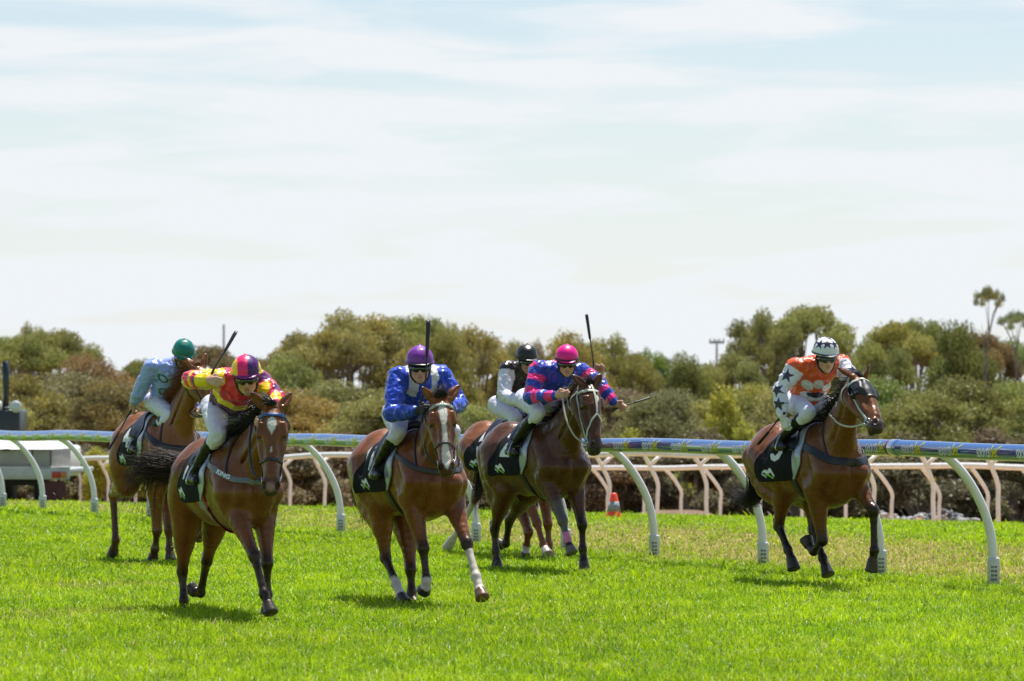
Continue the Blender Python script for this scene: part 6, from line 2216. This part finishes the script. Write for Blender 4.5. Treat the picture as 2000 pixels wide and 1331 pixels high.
# ------------------------------------------------------------------ racing colours
def pattern_base(I, body, sleeve=None):
    C = np.tile(np.array(body, float), (len(I['P']), 1))
    if sleeve is not None:
        m = (I['idx'] < 2)
        C[m] = sleeve
    return C


def sleeve_s(I):
    """0 shoulder .. 1 elbow .. 2 wrist on the sleeves, -1 on the body"""
    s = np.where(I['idx'] == 0, np.where(True, 0, 0), 0).astype(float)
    return s


def arm_coord(I):
    idx, par = I['idx'], I['par']
    a = np.full(len(idx), -1.0)
    for k in range(4):
        m = idx == k
        a[m] = (k % 2) + par[m]
    return a


def arm_of(idx):
    return np.where(idx < 2, 0, np.where(idx < 4, 1, -1))


def jersey_patch(I):
    P = I['P']
    yel, red, pur, pink = np.array([.84, .62, .0]), np.array([.62, .015, .06]), np.array([.11, .012, .13]), np.array([.85, .05, .13])
    a = arm_coord(I)
    q = I['ts'] + .10 * np.sin(I['tl'] * 9)
    C = np.tile(red, (len(P), 1))
    m = a < 0
    C[m & (q < .34)] = pur
    C[m & (q >= .34) & (q < .62)] = yel
    n = fbm(P * 9.0 + 3, 2) + .10 * np.sin(a * 9)
    s = a >= 0
    C[s & (n < .44)] = yel
    C[s & (n >= .44) & (n < .56)] = pink
    C[s & (n >= .56) & (n < .63)] = red
    C[s & (n >= .63)] = pur
    C[s & (a > 1.62)] = yel
    top = m & (q > .80) & (n > .58)
    C[top] = pink
    return C


def jersey_blue(I):
    P = I['P']
    blue, white = np.array([.008, .055, .50]), np.array([.62, .60, .58])
    C = np.tile(blue, (len(P), 1))
    a = arm_coord(I)
    # pale yoke panels over both shoulders, and a pale panel low on the chest
    m = (a < .18) & (I['ts'] > .80) & (np.abs(I['tl']) > .06) & (np.abs(I['tl']) < .135)
    C[m] = white
    m = (a < 0) & (I['ts'] > .10) & (I['ts'] < .36) & (np.abs(I['tl']) < .12)
    C[m] = white
    return C


def jersey_hoops(I):
    P = I['P']
    blue, pink = np.array([.018, .05, .42]), np.array([.80, .012, .20])
    a = arm_coord(I)
    w = .05 * np.sin(P[:, 1] * 30)
    C = np.tile(blue, (len(P), 1))
    ph = np.mod(a * 2.05 + w + .02, 1)
    C[(a >= 0) & (ph > .52)] = pink
    C[(a < 0) & (I['ts'] > .28) & (I['ts'] < .52)] = pink
    C[(a < 0) & (I['tn'] < -.03) & (np.mod(I['tl'] * 9 + .2, 1) > .62)] = pink
    return C


def jersey_vest(I):
    vest, white, red = np.array([.022, .010, .014]), np.array([.70, .69, .80]), np.array([.55, .012, .015])
    C = np.tile(vest, (len(I['P']), 1))
    a = arm_coord(I)
    C[a > .10] = white
    C[(a < 0) & (I['ts'] < .55) & (I['tn'] < .02) & (I['ts'] > .15)] = red
    C[(a < 0) & (np.abs(I['ts'] - .30) < .07)] = red
    return C


def jersey_stars(I):
    P = I['P']
    org, white, navy = np.array([.68, .085, .012]), np.array([.74, .74, .86]), np.array([.020, .020, .045])
    C = np.tile(org, (len(P), 1))
    a = arm_coord(I)
    C[a > .05] = white
    J = I['joints']
    cam_side = np.array([.80, -.55, .1])
    for sh, el, wr, out in ((J['shR'], J['elR'], J['wrR'], np.array([.45, -.88, .1])), (J['shL'], J['elL'], J['wrL'], np.array([.45, .88, .1]))):
        for t, rot, off in ((.38, .2, .0), (.98, .7, -.02), (1.55, .1, 0)):
            c = sh + (el - sh) * t if t <= 1 else el + (wr - el) * (t - 1)
            nv = nrm(out + (cam_side - out) * (.55 if t < .6 else .1))
            C[star_mask(P, c + nv * .07, nv, (0, 0, 1), .074, rot) & (a >= 0.0)] = navy
    # pale discs and a dark pad with a white edge across the chest
    tl, ts, m = I['tl'], I['ts'], (a < 0) & (I['tn'] > -.02)
    yl = tl
    for cx, cy, rx, ry in ((-.098, .58, .054, .150), (0.0, .70, .050, .155), (.098, .58, .054, .150)):
        C[m & (((yl - cx) / rx) ** 2 + ((ts - cy) / ry) ** 2 < 1)] = (.62, .62, .58)
    e = (yl / .15) ** 2 + ((ts - .26) / .16) ** 2
    C[m & (e < 1) & (ts < .40)] = (.70, .68, .68)
    C[m & ((yl / .095) ** 2 + ((ts - .32) / .10) ** 2 < 1)] = navy
    return C


def jersey_rings(I):
    P = I['P']
    sky, green = np.array([.28, .37, .78]), np.array([.010, .10, .10])
    C = np.tile(sky, (len(P), 1))
    a = arm_coord(I)
    m = (a < .15)
    for cx, cy in ((-.075, .80), (-.055, .36), (.08, .62), (.08, .16)):
        d = np.hypot(I['tl'] - cx, (I['ts'] - cy) * .42)
        C[m & (d > .034) & (d < .060)] = green
    return C


def helm_plain(col, peak=None, band=None):
    col = np.array(col)
    def fn(hp):
        C = np.tile(col, (len(hp), 1))
        x, y, z = hp.T
        if peak is not None:
            C[(z < .046 - .10 * (x - .06)) & (x > .085)] = peak
        if band is not None:
            C[(z > .024 - .07 * x) & (z < .052 - .05 * x)] = band
            C[(z < .030) & (x > .11)] = col
        return C
    return fn


def helm_quarter(hp):
    x, y, z = hp.T
    C = np.tile(np.array([.80, .020, .16]), (len(hp), 1))
    C[y > .012] = (.075, .012, .13)
    C[y < -.068] = (.80, .58, 0)
    C[(y > .10)] = (.80, .58, 0)
    C[(z < .036) & (x > .06)] = (.20, .02, .16)
    return C


def helm_stars(hp):
    C = np.tile(np.array([.76, .78, .80]), (len(hp), 1))
    for az, el in ((-12, 38), (33, 36), (-56, 36), (76, 34), (-100, 36), (10, 78), (-150, 40), (130, 40)):
        a, e = math.radians(az), math.radians(el)
        n = np.array([math.cos(a) * math.cos(e), math.sin(a) * math.cos(e), math.sin(e)])
        c = np.array([0, 0, .05]) + n * .125
        C[star_mask(hp, c, n, (0, 0, 1), .055, .0)] = (.022, .020, .05)
    x, y, z = hp.T
    C[(z > .030 - .06 * x) & (z < .044 - .06 * x)] = (.05, .06, .06)
    return C


BAY = (.158, .0500, .0120)
DARKBAY = (.078, .0250, .0078)
RED = (.196, .0610, .0150)
BLK = (.006, .0045, .004)

FIELD = []


def pair(key, hcfg, rcfg):
    hcfg.update(O=JOINTS[key]['O'], th=JOINTS[key]['th'], S=JOINTS[key]['S'], J=JOINTS[key]['J'])
    rcfg['J'] = JOINTS[key]['J']
    H = build_horse(hcfg)
    rd, hands = build_rider(rcfg, H)
    rh = {k: np.array(hcfg['rein_to'][k]) if k in hcfg.get('rein_to', {}) else v for k, v in hands.items()}
    add_reins(H, rh, hcfg.get('rein_col', (.02, .015, .012)))
    FIELD.append((H, rd))


DN = (0.1, 0, -1)
pair('H1', dict(
    seed=1, vox=.0095, wide=1.07, face=-20, coat=BAY, points=BLK, hair=(.020, .016, .015), dark0=-.30, dark=.95, muzzle=.88,
    blaze=[(.085, 0), (.10, .026), (.14, .034), (.17, .026), (.20, .009), (.225, .002), (.235, 0), (.31, 0), (.32, .005), (.345, .005), (.355, 0)], pink_nose=True,
    mane_flow=(-.65, -.45, .10), mane_len=.22, mane_n=420, fore_flow=(-.6, -.35, .35), forelock_n=110, tail_n=560, tail_spread=.24, tail_col=np.array([.034, .022, .017]), tail2=[(-1.02, -.30, 1.20), (-1.10, -.36, 1.02), (-1.14, -.32, .86)],
    number='7', rein_to={-1: (.90, -.06, 1.60)}, girth=((.20, .22, .23), (.30, .012, .016)), breast=(.17, .18, .185), breast_w=.050, breast_text='KING',
    bridle=(.018, .02, .026), brow=(.02, .07, .24), rein_col=(.02, .03, .06),
    label='leading bay racehorse with a small white star, blue browband and red edged girth'),
    dict(seed=1, look=(-18, 13, 3), hs=1.02, jersey=jersey_patch, helmet=helm_quarter,
         hand={'R': dict(d=(.75, .30, -.10), g=(-.1, .25, .95), n=(-.35, .9, -.25), curl=1.05), 'L': dict(g=(.3, 0, 1), n=(0, -1, -.2), curl=1.0)},
         label='jockey in yellow, red and purple silks leaning forward with an arm raised',
         whip_label='black whip raised in the fist of the jockey in the multicoloured cap'))
pair('H2', dict(
    seed=2, vox=.0095, face=-20, coat=RED, points=BLK, hair=(.022, .017, .015), dark0=-.30, dark=.93, muzzle=.72,
    white={'FR': .85, 'FL': .16, 'HR': .75}, hoofs={'FL': (.16, .09, .06), 'FR': (.05, .045, .04)},
    blaze=[(.055, 0), (.07, .020), (.12, .034), (.17, .030, .004), (.24, .017, .004), (.34, .019, .002), (.42, .024), (.50, .034), (.56, .030), (.60, .012), (.62, 0)],
    mane_flow=(-.55, .2, .05), mane_len=.15, mane_n=260, fore_flow=(-.4, .15, .5), forelock_n=120, tail_n=90, tail_spread=.08,
    number='11', num_x=.18, breast=(.045, .042, .040), breast_w=.045, bridle=(.045, .045, .042), brow=(.34, .38, .36), rein_col=(.03, .025, .022),
    label='bay racehorse with a broad white blaze and a white front stocking'),
    dict(seed=2, look=(-22, 6, 0), jersey=jersey_blue, helmet=helm_plain((.20, .035, .33), (.012, .012, .014)),
         hand={'R': dict(d=(.9, .25, .1), g=(0, .1, 1), n=(0, 1, -.1), curl=1.1, glove=(.014, .015, .016)), 'L': dict(g=(0, -.1, 1), n=(0, -1, 0), curl=1.1, glove=(.014, .015, .016))},
         label='jockey in royal blue silks with pale shoulder panels and a purple cap',
         whip_label='black whip held straight up in front of the purple cap'))
pair('H3', dict(
    seed=3, face=-2, coat=DARKBAY, points=(.0050, .0042, .004), hair=(.018, .014, .013), dark0=-.42, dark=.97, muzzle=.9,
    bandage={'FR': (.62, 1.55, (.66, .20, .36))}, tone={'FR': (.105, .095, .088)}, hoofs={'FR': (.13, .12, .10)},  # grey on the foreleg is painted sun sheen
    blaze=[(.10, 0), (.12, .016, .022), (.15, .018, .022), (.18, .006, .02), (.19, 0)],
    mane_flow=(-.7, -.1, .12), mane_len=.16, mane_n=260, fore_flow=(-.6, 0, .5), forelock_n=70, tail_n=280, tail_spread=.10,
    number='2', rein_to={1: (.86, -.12, 1.80)}, bridle=(.36, .36, .30), brow=(.52, .52, .44), noseband='cross', rein_col=(.42, .40, .30),
    label='dark bay racehorse with a white crossover noseband and a pink fetlock bandage'),
    dict(seed=3, look=(-26, 12, 0), jersey=jersey_hoops, helmet=helm_plain((.85, .006, .26), None, (.05, .004, .02)), silkcap=False,
         hand={'R': dict(d=(.85, .35, .05), g=(.2, -.2, 1), n=(.1, .9, -.4), curl=.75), 'L': dict(d=(.35, .75, -.45), g=(.55, .75, .25), n=(-.2, -.1, -1), curl=1.0)},
         label='jockey in blue silks with pink hoops and a pink cap, one arm flung out',
         whip_label='black whip stretched out sideways from the arm in pink and blue hoops'))
pair('H4', dict(
    seed=4, face=0, coat=RED, points=(.17, .055, .02), hair=(.05, .022, .012), dark0=.2, dark=.4, muzzle=.7,
    white={'HR': .12, 'FR': 1.75, 'HL': 1.0}, hoofs={'FR': (.38, .33, .27), 'HR': (.5, .45, .40)},
    mane_flow=(-.7, -.1, .1), mane_len=.15, mane_n=150, tail_n=140, number='5', rein_to={1: (.8, -.1, 1.72)}, bridle=(.03, .03, .03),
    label='chestnut racehorse with white hind socks, mostly hidden behind the dark bay'),
    dict(seed=4, look=(-8, 10, 0), jersey=jersey_vest, helmet=helm_plain((.018, .018, .019)), skin=(.40, .21, .14),
         hand={'R': dict(g=(.2, 0, 1), n=(0, 1, -.2), curl=1.0, glove=(.075, .045, .032)), 'L': dict(d=(.25, .85, .35), g=(0, -.1, 1), n=(.9, -.3, .1), curl=1.05)},
         label='jockey in a black vest over white sleeves and a black cap, behind the pink cap',
         whip_label='black whip held upright beside the ears of the dark bay'))
pair('H5', dict(
    seed=5, vox=.0105, face=6, coat=(.148, .0470, .0115), points=(.0050, .0042, .004), hair=(.017, .014, .013), dark0=-.40, dark=.97, muzzle=.9,
    mane_flow=(-.7, -.25, .05), mane_len=.20, mane_n=320, fore_flow=(-.8, -.2, .2), forelock_n=60, tail_n=560, tail_spread=.12,
    number='3', rein_to={-1: (.72, -.16, 1.64)}, breast=(.014, .014, .016), breast_w=.075, bridle=(.42, .47, .42), brow=(.60, .60, .55), noseband='none', blinkers=True, rein_col=(.50, .50, .38),
    label='bay racehorse in black blinkers with a white bridle, running next to the rail'),
    dict(seed=5, look=(-14, 10, 0), hs=1.04, jersey=jersey_stars, helmet=helm_stars, silkcap=False, yc=.0,
         hand={'R': dict(d=(.30, .10, -.9), g=(.75, .3, .3), n=(.2, .95, .0), curl=1.15, glove=(.66, .67, .64)), 'L': dict(g=(0, 0, 1), n=(0, -1, 0), curl=1.0, glove=(.66, .67, .64))},
         label='jockey in an orange vest, white starred sleeves and a white cap with stars',
         whip_label='black whip held low along the saddle cloth by a white glove'))
pair('H6', dict(
    seed=6, face=14, coat=(.208, .070, .018), points=(.06, .026, .014), hair=(.20, .062, .020), dark0=-.1, dark=.8, muzzle=.6,
    mane_flow=(-.85, -.35, .0), mane_len=.29, mane_n=400, fore_flow=(-.6, -.5, .2), forelock_n=90, tail_n=120, tail_col=np.array([.12, .05, .03]),
    number='4', rein_to={-1: (.9, .05, 1.70)}, breast=(.012, .012, .012), bridle=(.02, .02, .02), rein_col=(.03, .02, .02),
    label='chestnut racehorse with a flying red mane, rearmost on the left'),
    dict(seed=6, look=(-12, 24, 0), jersey=jersey_rings, helmet=helm_plain((.005, .17, .13)), skin=(.46, .26, .18),
         hand={'R': dict(d=(-.35, -.1, -.9), g=(-.75, -.5, -.2), n=(.1, .9, -.4), curl=.85), 'L': dict(g=(0, 0, 1), n=(0, -1, 0), curl=1.0)},
         label='jockey in pale blue silks with dark rings and a teal cap',
         whip_label='whip pointing down from the bare hand of the teal capped jockey'))
